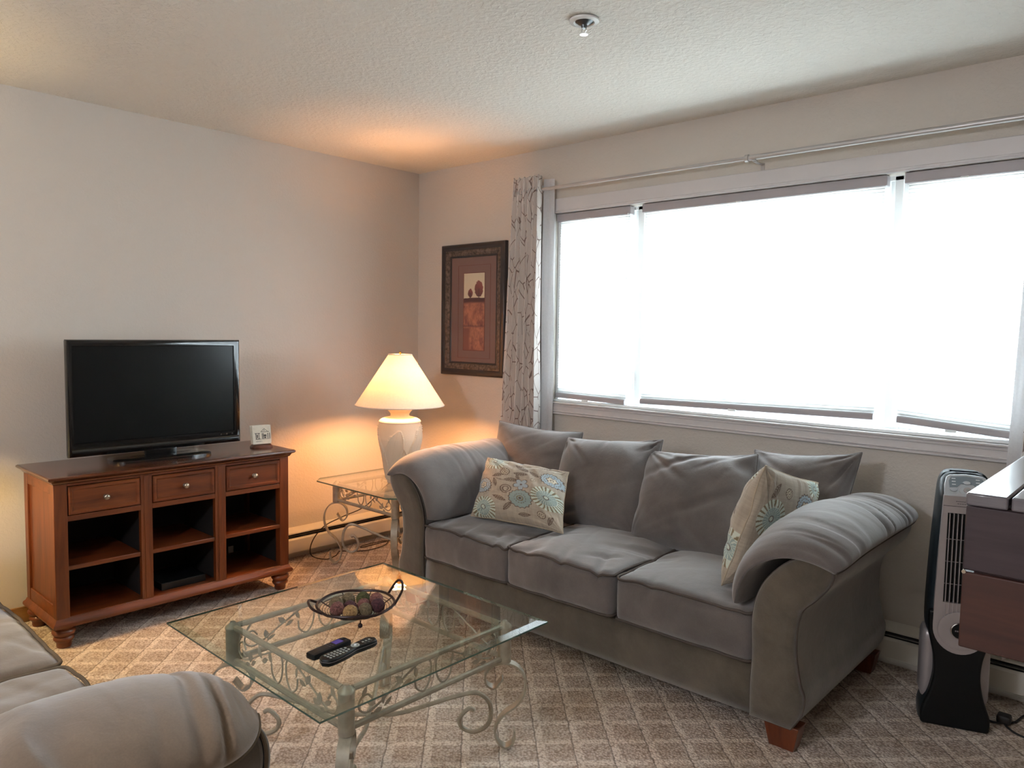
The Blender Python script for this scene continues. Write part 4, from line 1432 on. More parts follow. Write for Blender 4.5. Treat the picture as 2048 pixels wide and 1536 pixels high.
def arm_pad(side, W, depth, seed, wr, puff=1.0, xs=1.0, rnd=0.10):
    na, ny = 88, 170
    a = np.linspace(0, 2 * PI, na, endpoint=False)
    v = np.linspace(-1, 1, ny)
    v = 0.45 * v + 0.55 * np.sin(v * PI / 2)
    A, V = np.meshgrid(a, v)
    t = (1 - np.cos(A)) / 2
    t = 0.55 + (t - 0.55) * (1 - rnd * np.abs(V) ** 9)
    x, z, nx, nz = pad_point(t)
    x = np.where(x > 0, x * xs, x)
    s = np.sin(A)
    e = np.maximum(0, 1 - np.abs(V) ** (7 if rnd < 0.3 else 11)) ** 0.5
    h = np.where(s > 0, 0.062 * puff * np.abs(s) ** 0.6, -(0.018 + 0.046 * t ** 2) * np.abs(s) ** 0.5) * e
    h = h * (1 + 0.14 * (1 - V ** 2))
    h = h + np.where(s > 0, 0.012 * vn(V * 2.5 + seed, t * 2, 1) * e * s, 0)
    Y = V * depth / 2
    # folds fan out from the outer welt and die away toward the seat side
    warp = 0.16 * vn(V * 1.6 + seed, t * 1.4, seed + 5) + 0.05 * vn(V * 5, t * 5, seed)
    q = V + warp + 0.10 * t * np.sin(V * 3 + seed)
    n1 = vn(q * 13, t * 0.9, seed)
    n2 = vn(q * 21, t * 1.6, seed + 9)
    n3 = vn((V - 0.5 * t) * 6, t * 2.5, seed + 3)
    gate = np.clip(0.75 + 0.8 * vn(V * 2.2, t * 2.0, seed + 13), 0.2, 1)
    f1 = -np.clip(n1, 0, 1) ** 1.3 * (0.15 + 0.85 * t ** 1.1)
    f2 = -np.clip(n2, 0, 1) ** 1.2 * t ** 1.5
    f3 = -np.clip(n3, 0, 1) ** 1.5
    fold = (0.020 * f1 + 0.011 * f2 + 0.010 * f3) * gate * wr
    h = h + np.where(s > 0, fold * np.clip(s * 2.2, 0, 1) * e ** 0.5, 0)
    X = x + nx * h
    Z = z + nz * h - 0.010 * np.abs(V) ** 3 - 0.028 * np.clip(-V, 0, 1) ** 5 * np.clip(t * 2, 0, 1)
    P = np.stack([side * (W + X), depth / 2 - 0.035 + Y + 0.006 * vn(t * 5, V * 3, seed), Z], -1)
    b = MB().grid(P if side > 0 else P[:, ::-1], closed_v=True)
    return b, P


def seat_fn(crown, seed, wr, front_drop=0.0):
    def fn(W, U):
        ux, uy, uz = U[:, 0], U[:, 1], U[:, 2]
        top = np.clip(uz, 0, 1)
        c = crown * (1 - ux ** 2) * (1 - np.abs(uy) ** 3) * np.clip(uz + 0.2, 0, 1)
        fr = np.exp(-(uy + 1) / 0.45)
        w_ = 0.25 * vn(ux * 1.5, uy * 1.5, seed)
        n1 = -np.clip(vn(ux * 7 + uy * 2.5 + w_ * 4 + seed, uy * 0.9 - ux * 0.3, seed), 0, 1) ** 1.3
        n2 = -np.clip(vn(ux * 1.6 + uy * 0.8 + seed, uy * 7 - ux * 3.2 + w_ * 3, seed + 3), 0, 1) ** 1.4
        edge = np.exp(-((np.abs(ux) - 0.85) / 0.5) ** 2)
        W = W.copy()
        W[:, 2] += c + top * wr * (0.018 * n1 * (0.3 + 0.7 * fr) + 0.018 * n2 * edge) + top * 0.008 * vn(ux * 2, uy * 2, seed)
        W[:, 1] -= 0.020 * (1 - ux ** 2) * np.clip(-uy, 0, 1) ** 6 * (1 - uz ** 2)
        W[:, 2] -= front_drop * np.clip(-uy, 0, 1) ** 2 * 0.5
        W[:, 1] += np.clip(-uy, 0, 1) ** 6 * 0.003 * vn(ux * 6, uz * 2, seed + 6)
        W[:, 2] += np.clip(-uy, 0, 1) ** 6 * 0.003 * vn(ux * 4, 0.0, seed + 8)
        return W
    return fn


def seat_cushion(parent, x0, x1, y0, y1, z0, z1, crown, seed, wr, drop, fab):
    fn = seat_fn(crown, seed, wr, drop)
    o = MB().rbox(x0, x1, y0, y1, z0, z1, 0.030, (56, 60, 10), fn).build('seat_cushion', fab, parent, sharp=180)
    for uz, zz in ((0.92, z1 - 0.006), (-0.9, z0 + 0.010)):
        pts, U = [], []
        r = 0.024
        for (cx, cy, a0) in ((x1 - r, y1 - r, 0), (x0 + r, y1 - r, 90), (x0 + r, y0 + r, 180), (x1 - r, y0 + r, 270)):
            for k in range(5):
                a = math.radians(a0 + 90 * k / 4)
                pts.append((cx + (r - 0.003) * math.cos(a), cy + (r - 0.003) * math.sin(a), zz))
        pp = []
        for i in range(len(pts)):
            p, q = np.array(pts[i]), np.array(pts[(i + 1) % len(pts)])
            nseg = max(1, int(np.linalg.norm(q - p) / 0.02))
            for k in range(nseg): pp.append(p + (q - p) * k / nseg)
        pp = np.array(pp)
        UU = np.stack([(pp[:, 0] - (x0 + x1) / 2) / ((x1 - x0) / 2), (pp[:, 1] - (y0 + y1) / 2) / ((y1 - y0) / 2), np.full(len(pp), uz)], -1)
        pp = fn(pp, UU)
        MB().tube(pp.tolist(), 0.0052, 7, True).build('piping', (M['welt'] if fab is M['sofa'] else M['warm_lit_welt']), o, sharp=180)
    return o


def sofa(name, label, W, ncush, loc, rot, seed, wr_l, wr_r, zseat, fab, base):
    t = thing(name, label, 'sofa', (0, 0, 0))
    D = 0.88
    for side in (1, -1):
        b = MB()
        pts = [(side * (W + x), z) for x, z in ARMS]
        if side < 0: pts = pts[::-1]
        b.prism(pts, 'y', 0.002, D)
        arm = b.build('arm', base, t, bevel=0.010, seg=3, sharp=40)
        # upholstered front panel, slightly padded, with a welt round it
        cx, cz = side * (W + 0.09), 0.36
        ring0 = [(side * (W + x), z) for x, z in ARMS]
        rings = []
        for k, (sc, y) in enumerate(((1.0, 0.004), (0.995, -0.006), (0.95, -0.012), (0.80, -0.016), (0.5, -0.018))):
            rings.append([((x - cx) * (1 - (1 - sc) * 1.0) + cx, y, (z - cz) * (1 - (1 - sc) * 0.45) + cz) for x, z in ring0])
        b = MB(); b.grid(np.array(rings if side < 0 else rings), closed_v=True)
        b.f.append(tuple(len(b.v) - len(ring0) + k for k in range(len(ring0))))
        pn = b.build('front_panel', base, arm, sharp=60)
        MB().tube([(x, 0.000, z) for x, z in ring0], 0.0038, 6, True).build('welt', (M['welt'] if fab is M['sofa'] else M['warm_lit_welt']), arm)
        wr = wr_r if side > 0 else wr_l
        b, P = arm_pad(side, W, D + 0.03, seed + (3 if side > 0 else 11), wr, 1.0, 0.90 if (name == 'sofa' and side < 0) else 1.0, 0.10 if name == 'sofa' else 0.55)
        pad = b.build('arm_cushion', fab, t, sharp=180)
        k = P.shape[1] // 2
        MB().tube([tuple(p) for p in P[3:-3:2, k].tolist()], 0.004, 6).build('welt', (M['welt'] if fab is M['sofa'] else M['warm_lit_welt']), pad)
        for y in (0.004, D - 0.075):
            xa, xb = side * (W + 0.045), side * (W + 0.165)
            x0, x1 = min(xa, xb), max(xa, xb)
            yb0, yb1 = (y, y + 0.07)
            MB().frustum((x0 + 0.018, x1 - 0.018 if side > 0 else x1 - 0.018, yb0 + 0.010, yb1 - 0.006), (x0, x1, yb0, yb1), 0.0, 0.088).build('leg', M['foot_wood'], t, bevel=0.002)
    # base rail with soft lower edge
    b = MB().rbox(-W, W, 0.014, 0.06, 0.075, 0.262, 0.012, (24, 3, 6), lambda Wd, U: Wd - np.array([0, 0.006, 0]) * ((1 - U[:, 2] ** 2) * (U[:, 1] < 0))[:, None])
    b.build('base_rail', base, t, sharp=180)
    MB().box(-W, W, 0.05, D - 0.1, 0.11, 0.255).build('seat_deck', base, t, smooth=False)
    MB().rbox(-W - 0.12, W + 0.12, D - 0.095, D - 0.002, 0.09, 0.66, 0.03, (16, 4, 8)).build('back_frame', base, t)
    w = 2 * W / ncush
    for k in range(ncush):
        x0, x1 = -W + k * w + 0.003, -W + (k + 1) * w - 0.003
        mid = (ncush == 3 and k == 1)
        dz = 0.012 if mid else 0.0
        seat_cushion(t, x0, x1, (-0.022 if mid else -0.008) , 0.70, 0.262 + dz * 0.5, zseat + dz + (0.006 if k == ncush - 1 else 0), 0.030, seed + k * 2.7, 1.25 if mid else 0.9, 0.006, fab)
    t.location = loc
    t.rotation_euler = (0, 0, rot)
    return t


sofa('sofa', 'taupe three-seat sofa with rolled arms standing under the window', 0.8525, 3, (2.0525, -0.98, 0), 0, 2.0, 0.45, 1.0, 0.440, M['sofa'], M['sofa_base'])
sofa('loveseat', 'taupe loveseat with warm light in its colour, cut off by the lower left corner of the photo', 0.825, 2, (1.722, -2.735, 0), PI, 21.0, 2.6, 0.3, 0.460, M['loveseat'], M['loveseat_base'])


# ------------------------------------------------------------------ pillows
def pillow(name, label, cat, corners, T1, T2, pinch, sag, seed, wr, mat, toward, group=None, n=64, painter=None, lower=0.25, ears=1.0):
    """corners: TL, TR, BR, BL in world space"""
    TL, TR, BR, BL = [np.array(c, float) for c in corners]
    u = np.linspace(-1, 1, n); v = np.linspace(-1, 1, n)
    u = np.sign(u) * (1 - (1 - np.abs(u)) ** 1.25); v = np.sign(v) * (1 - (1 - np.abs(v)) ** 1.25)
    U, V = np.meshgrid(u, v)
    up = U * (1 - pinch * (1 - V ** 2) * np.abs(U) ** 1.5)
    vp = V * (1 - pinch * (1 - U ** 2) * np.abs(V) ** 1.5) - sag * (1 - U ** 2) * np.clip(V, 0, 1) ** 2
    a, c = (up + 1) / 2, (vp + 1) / 2
    B = ((1 - a) * c)[..., None] * TL + (a * c)[..., None] * TR + (a * (1 - c))[..., None] * BR + ((1 - a) * (1 - c))[..., None] * BL
    nrm = np.cross(TR - TL, BL - TL)
    nrm = nrm / np.linalg.norm(nrm)
    if nrm @ np.array(toward, float) < 0: nrm = -nrm
    env = ((1 - np.abs(U) ** 3.0) * (1 - np.abs(V) ** 3.0)) ** 0.52
    env = env * (1 - lower * V * 0.5)
    # gathers: folds that radiate from the four corners and run in from the seams
    R = np.hypot(U, V)
    th = np.arctan2(V, U)
    disp = 0
    lowf = vn(U * 1.5, V * 1.5, seed + 4)
    for ci, (cu, cv, am) in enumerate(((-1, 1, 1.0), (1, 1, 1.0), (1, -1, 0.6), (-1, -1, 0.6))):
        du, dv_ = (U - cu) * -cu, (V - cv) * -cv
        d = np.hypot(du, dv_)
        ang = np.arctan2(dv_, du)
        n_ = vn(ang * 5.5 + seed + ci * 3.3 + 0.5 * lowf, d * 1.1, seed + ci)
        disp = disp - am * 0.020 * np.clip(n_, 0, 1) ** 1.2 * np.exp(-(d / 0.75) ** 2) * np.clip(d / 0.2, 0, 1)
    for (rot, k1, k2, am) in ((0.5, 1.1, 4.2, 0.011), (-0.7, 1.0, 3.6, 0.010)):
        a_ = U * math.cos(rot) + V * math.sin(rot)
        b_ = -U * math.sin(rot) + V * math.cos(rot)
        disp = disp - am * np.clip(vn(a_ * k1 + seed, b_ * k2 + 0.6 * lowf, seed + rot), 0, 1) ** 1.6
    n_ = vn(U * 8 + seed, V * 1.0, seed + 6)
    disp = disp - 0.009 * np.clip(n_, 0, 1) * np.exp(-(1 - V) / 0.22)
    soft = np.clip(env * 3, 0, 1)
    disp = wr * disp * soft + 0.014 * lowf * env
    edge_w = 0.006 * vn(U * 4, V * 4, seed + 12) * (1 - soft)
    front = B + nrm * (T1 * env + disp + edge_w)[..., None]
    back = B - nrm * (T2 * env - 0.6 * disp - edge_w)[..., None]
    mb = MB()
    mb.grid(front)
    nf = len(mb.f)
    # back sheet shares the seam loop
    idx = -np.ones((n, n), int)
    base = 0
    for i in range(n):
        for j in range(n):
            if i in (0, n - 1) or j in (0, n - 1): idx[i, j] = i * n + j
    for i in range(1, n - 1):
        for j in range(1, n - 1):
            idx[i, j] = len(mb.v)
            mb.v.append(tuple(back[i, j]))
    for i in range(n - 1):
        for j in range(n - 1):
            mb.f.append((idx[i, j], idx[i, j + 1], idx[i + 1, j + 1], idx[i + 1, j]))
    cols = None
    if painter is not None:
        cf = painter((U + 1) / 2, (V + 1) / 2)
        cb = painter(1 - (U + 1) / 2, (V + 1) / 2)
        cols = np.concatenate([cf.reshape(-1, 3), cb[1:-1, 1:-1].reshape(-1, 3)])
    ctr = (TL + TR + BL + BR) / 4
    org = (float(ctr[0]), float(ctr[1]), float(min(BL[2], BR[2])))
    root = thing(name, label, cat, org, group)
    cover = mb.build('cover', mat, root, colors=cols, sharp=180)
    loop = [tuple(front[0, j]) for j in range(0, n, 2)] + [tuple(front[i, n - 1]) for i in range(0, n, 2)] + [tuple(front[n - 1, j]) for j in range(n - 1, 0, -2)] + [tuple(front[i, 0]) for i in range(n - 1, 0, -2)]
    MB().tube(loop, 0.0026, 5, True).build('seam', mat if painter is None else M['seam_tan'], root, sharp=180)
    return root


M['seam_tan'] = simple('jacquard_seam', (176, 160, 138), 0.9)
gp = 'loose back pillows on the sofa'
cam_dir = (0.35, -0.9, 0.2)
pillow('back_pillow', 'taupe back pillow at the left end of the sofa under the curtain', 'pillow',
       [(1.018, -0.255, 0.872), (1.612, -0.245, 0.862), (1.66, -0.40, 0.44), (1.12, -0.42, 0.44)], 0.095, 0.05, 0.035, 0.04, 1.3, 1.0, M['sofa'], cam_dir, gp)
pillow('back_pillow', 'taupe back pillow, second from the left, with puckered top corners', 'pillow',
       [(1.568, -0.315, 0.838), (2.128, -0.300, 0.884), (2.14, -0.50, 0.435), (1.60, -0.50, 0.435)], 0.115, 0.05, 0.035, 0.03, 5.1, 1.9, M['sofa'], cam_dir, gp)
pillow('back_pillow', 'taupe back pillow, third from the left, behind the leaning floral one', 'pillow',
       [(2.072, -0.330, 0.832), (2.606, -0.320, 0.876), (2.68, -0.51, 0.435), (2.10, -0.52, 0.435)], 0.115, 0.05, 0.035, 0.03, 9.6, 1.9, M['sofa'], cam_dir, gp)
pillow('back_pillow', 'taupe back pillow at the right end of the sofa beside the right arm', 'pillow',
       [(2.556, -0.245, 0.882), (3.002, -0.235, 0.922), (2.955, -0.40, 0.45), (2.62, -0.42, 0.44)], 0.090, 0.05, 0.035, 0.05, 14.2, 1.2, M['sofa'], cam_dir, gp)


def make_floral(seed, flowers):
    base = np.array(lin((168, 156, 140))); brown = np.array(lin((104, 86, 74))); aqua = np.array(lin((142, 158, 154)))
    pale = np.array(lin((196, 204, 190))); cream = np.array(lin((204, 194, 172))); olive = np.array(lin((128, 114, 88)))
    blue = np.array(lin((160, 174, 182)))
    def paint(s, t):
        C = np.ones(s.shape + (3,)) * base
        slub = 0.10 * vn(s * 90, t * 8, 3) + 0.08 * vn(s * 12, t * 120, 5) + 0.10 * vn(s * 5, t * 5, 8)
        C = C * (1 + slub[..., None])
        def put(mask, col): C[mask] = col * (1 + 0.5 * slub[mask][..., None])
        for (kind, cx, cy, r, a0) in flowers:
            dx, dy = s - cx, t - cy
            rr = np.hypot(dx, dy) / r
            an = np.arctan2(dy, dx) + a0
            if kind == 'daisy':
                m = rr < 1 * (0.86 + 0.14 * np.cos(an * 22))
                put(rr < 1.0, olive)
                put((rr < 1) & (np.cos(an * 22) > -0.35 - 0.6 * (rr < 0.62)), pale)
                put(rr < 0.58, aqua); put((rr < 0.55) & (np.cos(an * 22) > 0.5) & (rr > 0.2), pale)
                put(rr < 0.17, brown); put(rr < 0.12, pale)
            elif kind == 'disc':
                ed = 1 + 0.05 * np.cos(an * 16)
                put(rr < ed, brown); put(rr < ed * 0.92, aqua)
                put((rr < 0.52) & (rr > 0.46) & (np.cos(an * 14) > 0), brown)
                put((rr < 0.30), olive); put(rr < 0.20, aqua); put(rr < 0.12, brown)
            elif kind == 'lace':
                ed = 1 + 0.06 * np.cos(an * 18)
                put(rr < ed, brown); put(rr < ed * 0.90, blue)
                put((rr > 0.64) & (rr < 0.72) & (np.cos(an * 22) > 0.1), brown)
                put(rr < 0.46 * (1 + 0.12 * np.cos(an * 6)), brown); put(rr < 0.38 * (1 + 0.16 * np.cos(an * 6)), cream); put(rr < 0.18, brown); put(rr < 0.11, cream)
            elif kind == 'star':
                ed = 0.50 + 0.5 * np.abs(np.cos(an * 2.5)) ** 0.8
                put(rr < ed, brown); put(rr < ed - 0.11, blue); put(rr < 0.14, brown)
            elif kind == 'ring':
                put(rr < 1, brown); put((rr < 0.84) & (np.cos(an * 12) > -0.3), cream); put(rr < 0.5, brown); put(rr < 0.38, cream); put(rr < 0.2, brown)
            elif kind == 'leaf':
                ca, sa = math.cos(a0), math.sin(a0)
                x, y = (dx * ca + dy * sa) / r, (-dx * sa + dy * ca) / r
                w = 0.34 * np.clip(1 - x ** 2, 0, 1)
                put((np.abs(y) < w) & (np.abs(x) < 1), brown)
                put((np.abs(y) < w - 0.07) & (np.abs(x) < 0.9) & (np.abs(y) > 0.045) & (np.cos(x * 22 + np.abs(y) * 14) > -0.2), base * 0.80)
            elif kind == 'curl':
                tt = (np.arctan2(dy, dx) + a0) % (2 * PI)
                for k in range(2):
                    ra = 0.28 + 0.36 * (tt / (2 * PI) + k)
                    put((np.abs(rr - ra) < 0.085) & (rr < 1.0), brown)
            elif kind == 'stem':
                ca, sa = math.cos(a0), math.sin(a0)
                x, y = (dx * ca + dy * sa) / r, (-dx * sa + dy * ca) / r
                put((np.abs(y - 0.12 * x * x) < 0.035) & (np.abs(x) < 1), brown)
        return C
    return paint


fl1 = [('daisy', 0.20, 0.86, 0.165, 0.1), ('ring', 0.37, 0.68, 0.062, 0), ('leaf', 0.55, 0.80, 0.11, -0.55), ('leaf', 0.56, 0.68, 0.09, 0.05), ('leaf', 0.71, 0.72, 0.08, -0.6),
       ('lace', 0.90, 0.70, 0.115, 0), ('lace', 0.13, 0.42, 0.115, 0.4), ('stem', 0.40, 0.53, 0.12, 0.0), ('leaf', 0.30, 0.60, 0.08, 0.5), ('leaf', 0.28, 0.48, 0.07, 1.9), ('leaf', 0.46, 0.56, 0.085, 0.15), ('leaf', 0.53, 0.62, 0.06, 2.0),
       ('star', 0.59, 0.50, 0.10, 0.3), ('curl', 0.43, 0.40, 0.075, 1.2), ('disc', 0.60, 0.285, 0.130, 0), ('daisy', 0.875, 0.38, 0.16, 0.5), ('leaf', 0.36, 0.245, 0.09, 2.8), ('leaf', 0.46, 0.15, 0.08, 0.9),
       ('daisy', 0.17, 0.10, 0.15, 0.2), ('ring', 0.82, 0.13, 0.045, 0), ('leaf', 0.90, 0.09, 0.07, 1.1), ('leaf', 0.64, 0.08, 0.07, 0.2), ('star', 0.50, 0.965, 0.06, 0), ('leaf', 0.78, 0.90, 0.08, 0.3), ('ring', 0.72, 0.60, 0.03, 0)]
fl2 = [('lace', 0.34, 0.74, 0.13, 0), ('leaf', 0.18, 0.72, 0.07, 1.2), ('leaf', 0.12, 0.58, 0.07, 0.8), ('stem', 0.16, 0.64, 0.12, 1.1), ('disc', 0.50, 0.34, 0.155, 0), ('daisy', 0.04, 0.28, 0.15, 0.2),
       ('daisy', 0.78, 0.60, 0.17, 0.1), ('star', 0.30, 0.52, 0.09, 0.4), ('ring', 0.62, 0.84, 0.05, 0), ('leaf', 0.80, 0.84, 0.09, 2.2), ('lace', 0.84, 0.26, 0.11, 0), ('star', 0.30, 0.12, 0.11, 0.2),
       ('ring', 0.56, 0.12, 0.05, 0), ('leaf', 0.74, 0.10, 0.09, 0.6), ('curl', 0.50, 0.58, 0.08, 0.4), ('daisy', 0.15, 0.94, 0.12, 0.4)]
gt_ = 'floral throw pillows on the sofa'
pillow('throw_pillow', 'floral jacquard throw pillow facing out on the left seat cushion', 'pillow',
       [(1.262, -0.60, 0.728), (1.785, -0.58, 0.718), (1.900, -0.76, 0.478), (1.385, -0.835, 0.480)], 0.095, 0.06, 0.05, 0.01, 31.0, 1.5, M['floral'], (0.4, -0.9, 0.4), gt_, 220, make_floral(1, fl1), 0.1)
pillow('throw_pillow', 'floral jacquard throw pillow standing edge-on against the right arm', 'pillow',
       [(2.845, -0.80, 0.920), (2.90, -0.42, 0.810), (2.83, -0.46, 0.470), (2.735, -0.88, 0.472)], 0.115, 0.05, 0.03, 0.01, 43.0, 1.4, M['floral'], (-1, -0.3, 0.1), gt_, 220, make_floral(2, fl2), 0.15)

# ------------------------------------------------------------------ tower heater (local: faces -y)
tw = thing('tower_heater', 'silver and black tower heater with a round badge beside the sofa', 'heater', (0, 0, 0))
hous = [(0.0, .108), (.045, .110), (.085, .098), (.13, .084), (.19, .074), (.25, .077), (.30, .088), (.35, .098), (.42, .100), (.60, .095), (.80, .085), (.87, .079), (.90, .066), (.908, .045)]
hs_ = spline([(w, z) for z, w in hous], 5)
rings = []
for w, z in hs_:
    dpt = 0.075
    lean = 0.0 if z < 0.835 else (z - 0.835) * 0.85
    row = []
    for k in range(40):
        a = 2 * PI * k / 40
        ca, sa = math.cos(a), math.sin(a)
        x = w * math.copysign(abs(ca) ** 0.42, ca)
        y = dpt * math.copysign(abs(sa) ** 0.5, sa)
        if y < 0: y = y + lean * 1.0
        row.append((x, y, z))
    rings.append(row)
b = MB(); b.grid(np.array(rings), closed_v=True)
b.f.append(tuple(range(40))[::-1]); b.f.append(tuple(len(b.v) - 40 + k for k in range(40)))
b.build('housing', M['plastic_char'], tw, sharp=60)
b = MB()
lo_ = [(w, z) for w, z in hs_ if z < 0.44]
pts = [(w * 0.985, z) for w, z in lo_] + [(-w * 0.985, z) for w, z in lo_[::-1]]
b.prism(pts, 'y', -0.0865, -0.060)
b.build('pedestal', M['plastic_black'], tw, bevel=0.012, seg=3)
for s in (-1, 1):
    MB().rbox(s * 0.083 - 0.027, s * 0.083 + 0.027, -0.045, 0.06, 0.075, 0.335, 0.024, (6, 8, 10)).build('side_column', M['silver'], tw, sharp=180)
# silver face
face = []
for z, w in ((0.835, .0715), (0.80, .073), (0.60, .080), (0.45, .084), (0.37, .0845)):
    face.append((w, z))
arc = [(0.0845 * math.cos(a), 0.365 - 0.092 * math.sin(a)) for a in np.linspace(0.15, PI - 0.15, 18)]
outl = face + arc + [(-w, z) for w, z in face[::-1]]
# cut for the grille: build the face as two stiles, a head and a chin
gw, gz0, gz1 = 0.057, 0.455, 0.775
b = MB()
for s in (-1, 1):
    b.prism([(s * .0715, .835), (s * .073, .80), (s * .080, .60), (s * .0835, gz0), (s * gw, gz0), (s * gw, gz1), (s * gw, .835)][::s], 'y', -0.090, -0.070)
b.box(-gw, gw, -0.090, -0.070, gz1, 0.835)
b.prism([(0.0835, gz0), (0.0845, 0.37)] + arc + [(-0.0845, 0.37), (-0.0835, gz0)], 'y', -0.090, -0.070)
b.build('face', M['silver'], tw, sharp=30)
MB().box(-0.072, 0.072, -0.0905, -0.0895, 0.799, 0.8005).build('face_joint', M['plastic_black'], tw, smooth=False)
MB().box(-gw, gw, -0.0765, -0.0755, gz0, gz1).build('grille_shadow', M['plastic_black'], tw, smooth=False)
for k in range(9):
    x = -gw + 0.0065 + k * (2 * gw - 0.013) / 8
    MB().box(x - 0.0012, x + 0.0012, -0.094, -0.078, gz0 - 0.055, gz1 - 0.002).build('grille_slat', M['silver'], tw, smooth=False)
for z in (0.52, 0.60, 0.68):
    MB().box(-gw, gw, -0.082, -0.080, z - 0.001, z + 0.001).build('cross_wire', M['silver'], tw, smooth=False)
MB().lathe([(0.070, -0.0895), (0.068, -0.0935), (0.060, -0.0955), (0.040, -0.093), (0.030, -0.0925), (0.0295, -0.0915)], (0, 0, 0.358), 40, 'y', False).build('badge_ring', M['silver'], tw)
MB().lathe([(0.0295, -0.0915), (0.029, -0.0955), (0.0265, -0.0965)], (0, 0, 0.358), 32, 'y', False).build('badge_rim', M['chrome'], tw)
bdg = MB().lathe([(0.0265, -0.0950), (0.0001, -0.0960)], (0, 0, 0.358), 32, 'y').build('badge', M['plastic_black'], tw)
b = MB()
for k, (x0, x1) in enumerate(((-.016, -.012), (-.010, -.006), (-.004, -.0005), (.0015, .005), (.007, .010), (.012, .016))):
    b.box(x0, x1, -0.0968, -0.0955, 0.3555, 0.3600)
b.build('lettering', M['silver'], bdg, smooth=False)
b = MB()
for k in range(11): b.box(-0.034 + k * 0.006, -0.0295 + k * 0.006, -0.0905, -0.0899, 0.8165, 0.8185)
for k in range(7): b.box(-0.030 + k * 0.007, -0.0245 + k * 0.007, -0.0905, -0.0899, 0.8085, 0.8102)
b.build('small_print', M['key_dark'], tw, smooth=False)
# sloped control head, local frame tilted back about x
hd = MB()
def HP(x, s, o):
    """s along slope (0..0.095), o proud of slope"""
    a = math.radians(50)
    return (x, -0.090 + s * math.cos(a) - o * math.sin(a), 0.835 + s * math.sin(a) + o * math.cos(a))
def hplate(pts, o0, o1):
    b = MB(); n = len(pts)
    b.add([HP(x, s, o1) for x, s in pts] + [HP(x, s, o0) for x, s in pts], [tuple(range(n)), tuple(range(2 * n - 1, n - 1, -1))] + [(i, i + n, (i + 1) % n + n, (i + 1) % n) for i in range(n)])
    return b
frame_o = [(-0.0715, 0.0), (0.0715, 0.0), (0.068, 0.050), (0.062, 0.078), (0.050, 0.087), (0.0, 0.092), (-0.050, 0.087), (-0.062, 0.078), (-0.068, 0.050)]
hplate(frame_o, -0.012, 0.002).build('control_head', M['silver_l'], tw, bevel=0.003)
ovl = [(-0.054, 0.034), (-0.030, 0.036), (-0.018, 0.050), (0.018, 0.050), (0.030, 0.036), (0.054, 0.034), (0.055, 0.060), (0.048, 0.076), (0.0, 0.082), (-0.048, 0.076), (-0.055, 0.060)]
hplate(ovl, 0.002, 0.003).build('control_overlay', M['panel_grey'], tw)
for sx0 in (-0.040, 0.034):
    for s in (0.044, 0.056, 0.068):
        hplate([(sx0 - 0.006, s), (sx0 + 0.006, s), (sx0 + 0.006, s + 0.0035), (sx0 - 0.006, s + 0.0035)], 0.003, 0.0036).build('indicator', M['lens'], tw)
def hdisc(cx, cs, r, sy, o0, o1, nm, mt):
    hplate([(cx + r * math.cos(a), cs + r * sy * math.sin(a)) for a in np.linspace(0, 2 * PI, 25)[:-1]], o0, o1).build(nm, mt, tw, bevel=0.001)
hdisc(0.0, 0.024, 0.026, 0.8, 0.002, 0.004, 'dial_well', M['silver_l'])
hdisc(0.0, 0.024, 0.0125, 0.85, 0.004, 0.009, 'dial', M['silver'])
hdisc(0.0, 0.024, 0.005, 0.85, 0.009, 0.010, 'dial_centre', M['key_grey'])
for cx, cs in ((-0.042, 0.024), (0.042, 0.024), (0.0, 0.054)):
    hdisc(cx, cs, 0.0115, 0.6, 0.002, 0.006, 'push_button', M['silver_l'])
tw.location = (3.378, -0.330, 0)
tw.rotation_euler = (0, 0, math.radians(20))

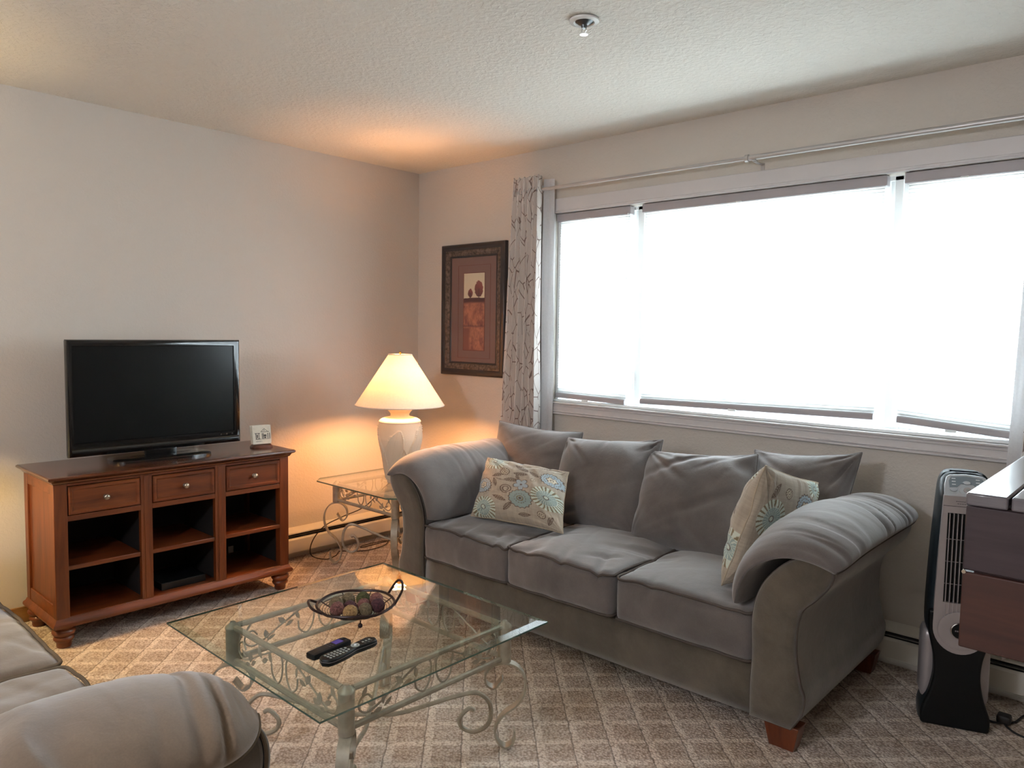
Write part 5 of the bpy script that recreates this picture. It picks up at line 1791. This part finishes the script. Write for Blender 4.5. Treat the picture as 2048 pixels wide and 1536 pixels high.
# cords on the carpet at the right
o = MB().tube(spline([(3.42, -0.27, 0.06), (3.455, -0.245, 0.010), (3.49, -0.268, 0.006), (3.525, -0.258, 0.006), (3.56, -0.215, 0.006), (3.585, -0.12, 0.006), (3.66, -0.12, 0.006)], 8), 0.0036, 6).build('power_cord', M['cord'], None, org=(3.49, -0.26, 0.002))
tag(o, 'black power cord running right from the back of the tower heater', 'cord')
o = MB().tube(spline([(3.530, -0.246, 0.009), (3.548, -0.280, 0.006), (3.60, -0.315, 0.006), (3.70, -0.30, 0.006), (3.86, -0.2, 0.006)], 8), 0.0036, 6)
o.rbox(3.508, 3.552, -0.262, -0.218, 0.002, 0.034, 0.008, (5, 5, 4))
o = o.build('extension_cord', M['cord'], None, org=(3.60, -0.30, 0.002))
tag(o, 'black extension cord with a chunky plug on the carpet at the right edge', 'cord')

# ------------------------------------------------------------------ tall drop-leaf table, lower right foreground
pt = thing('drop_leaf_table', 'tall reddish wood drop-leaf table with pale top at the right edge', 'table', (4.1, -1.2, 0))
TX0, TX1, TY0, TY1, TZ = 3.634, 4.62, -1.630, -0.72, 1.070
MB().box(TX0, TX0 + 0.074, TY0, TY1, TZ - 0.026, TZ).build('border_board', M['pub_top'], pt, bevel=0.004)
MB().box(TX0 + 0.079, TX1, TY0, TY1, TZ - 0.026, TZ + 0.0015).build('top_board', M['pub_top'], pt, bevel=0.004)
MB().box(TX0 + 0.02, TX1, TY0 + 0.03, TY1 - 0.02, TZ - 0.034, TZ - 0.026).build('sub_top', M['pub_side'], pt)
lf = MB().box(TX0 + 0.001, TX1, TY0 + 0.001, TY0 + 0.022, 0.909, TZ - 0.027).build('leaf_board', M['pub_side_dark'], pt, bevel=0.003)
MB().box(TX0 + 0.001, TX1, TY0 + 0.001, TY0 + 0.022, 0.745, 0.905).build('leaf_board', M['pub_side'], pt, bevel=0.003)
MB().box(TX0 + 0.02, TX1 - 0.02, TY0 + 0.012, TY0 + 0.026, 0.76, 1.03).build('leaf_batten', M['pub_side'], pt)
MB().lathe([(0.004, -0.002), (0.004, 0.001), (0.0001, 0.002)], (TX0 + 0.004, TY0 + 0.0, 0.905), 10, 'y').build('hinge_pin', M['nickel'], pt)
for (x, y) in ((3.92, -1.52), (4.50, -1.52), (3.92, -0.84), (4.50, -0.84)):
    MB().frustum((x + 0.01, x + 0.045, y + 0.01, y + 0.045), (x, x + 0.055, y, y + 0.055), 0, TZ - 0.034).build('leg', M['pub_side'], pt, bevel=0.003)
for (x0, x1, y0, y1) in ((3.95, 4.52, -1.505, -1.485), (3.95, 4.52, -0.825, -0.805), (3.935, 3.955, -1.49, -0.81), (4.515, 4.535, -1.49, -0.81)):
    MB().box(x0, x1, y0, y1, TZ - 0.12, TZ - 0.034).build('apron', M['pub_side'], pt)
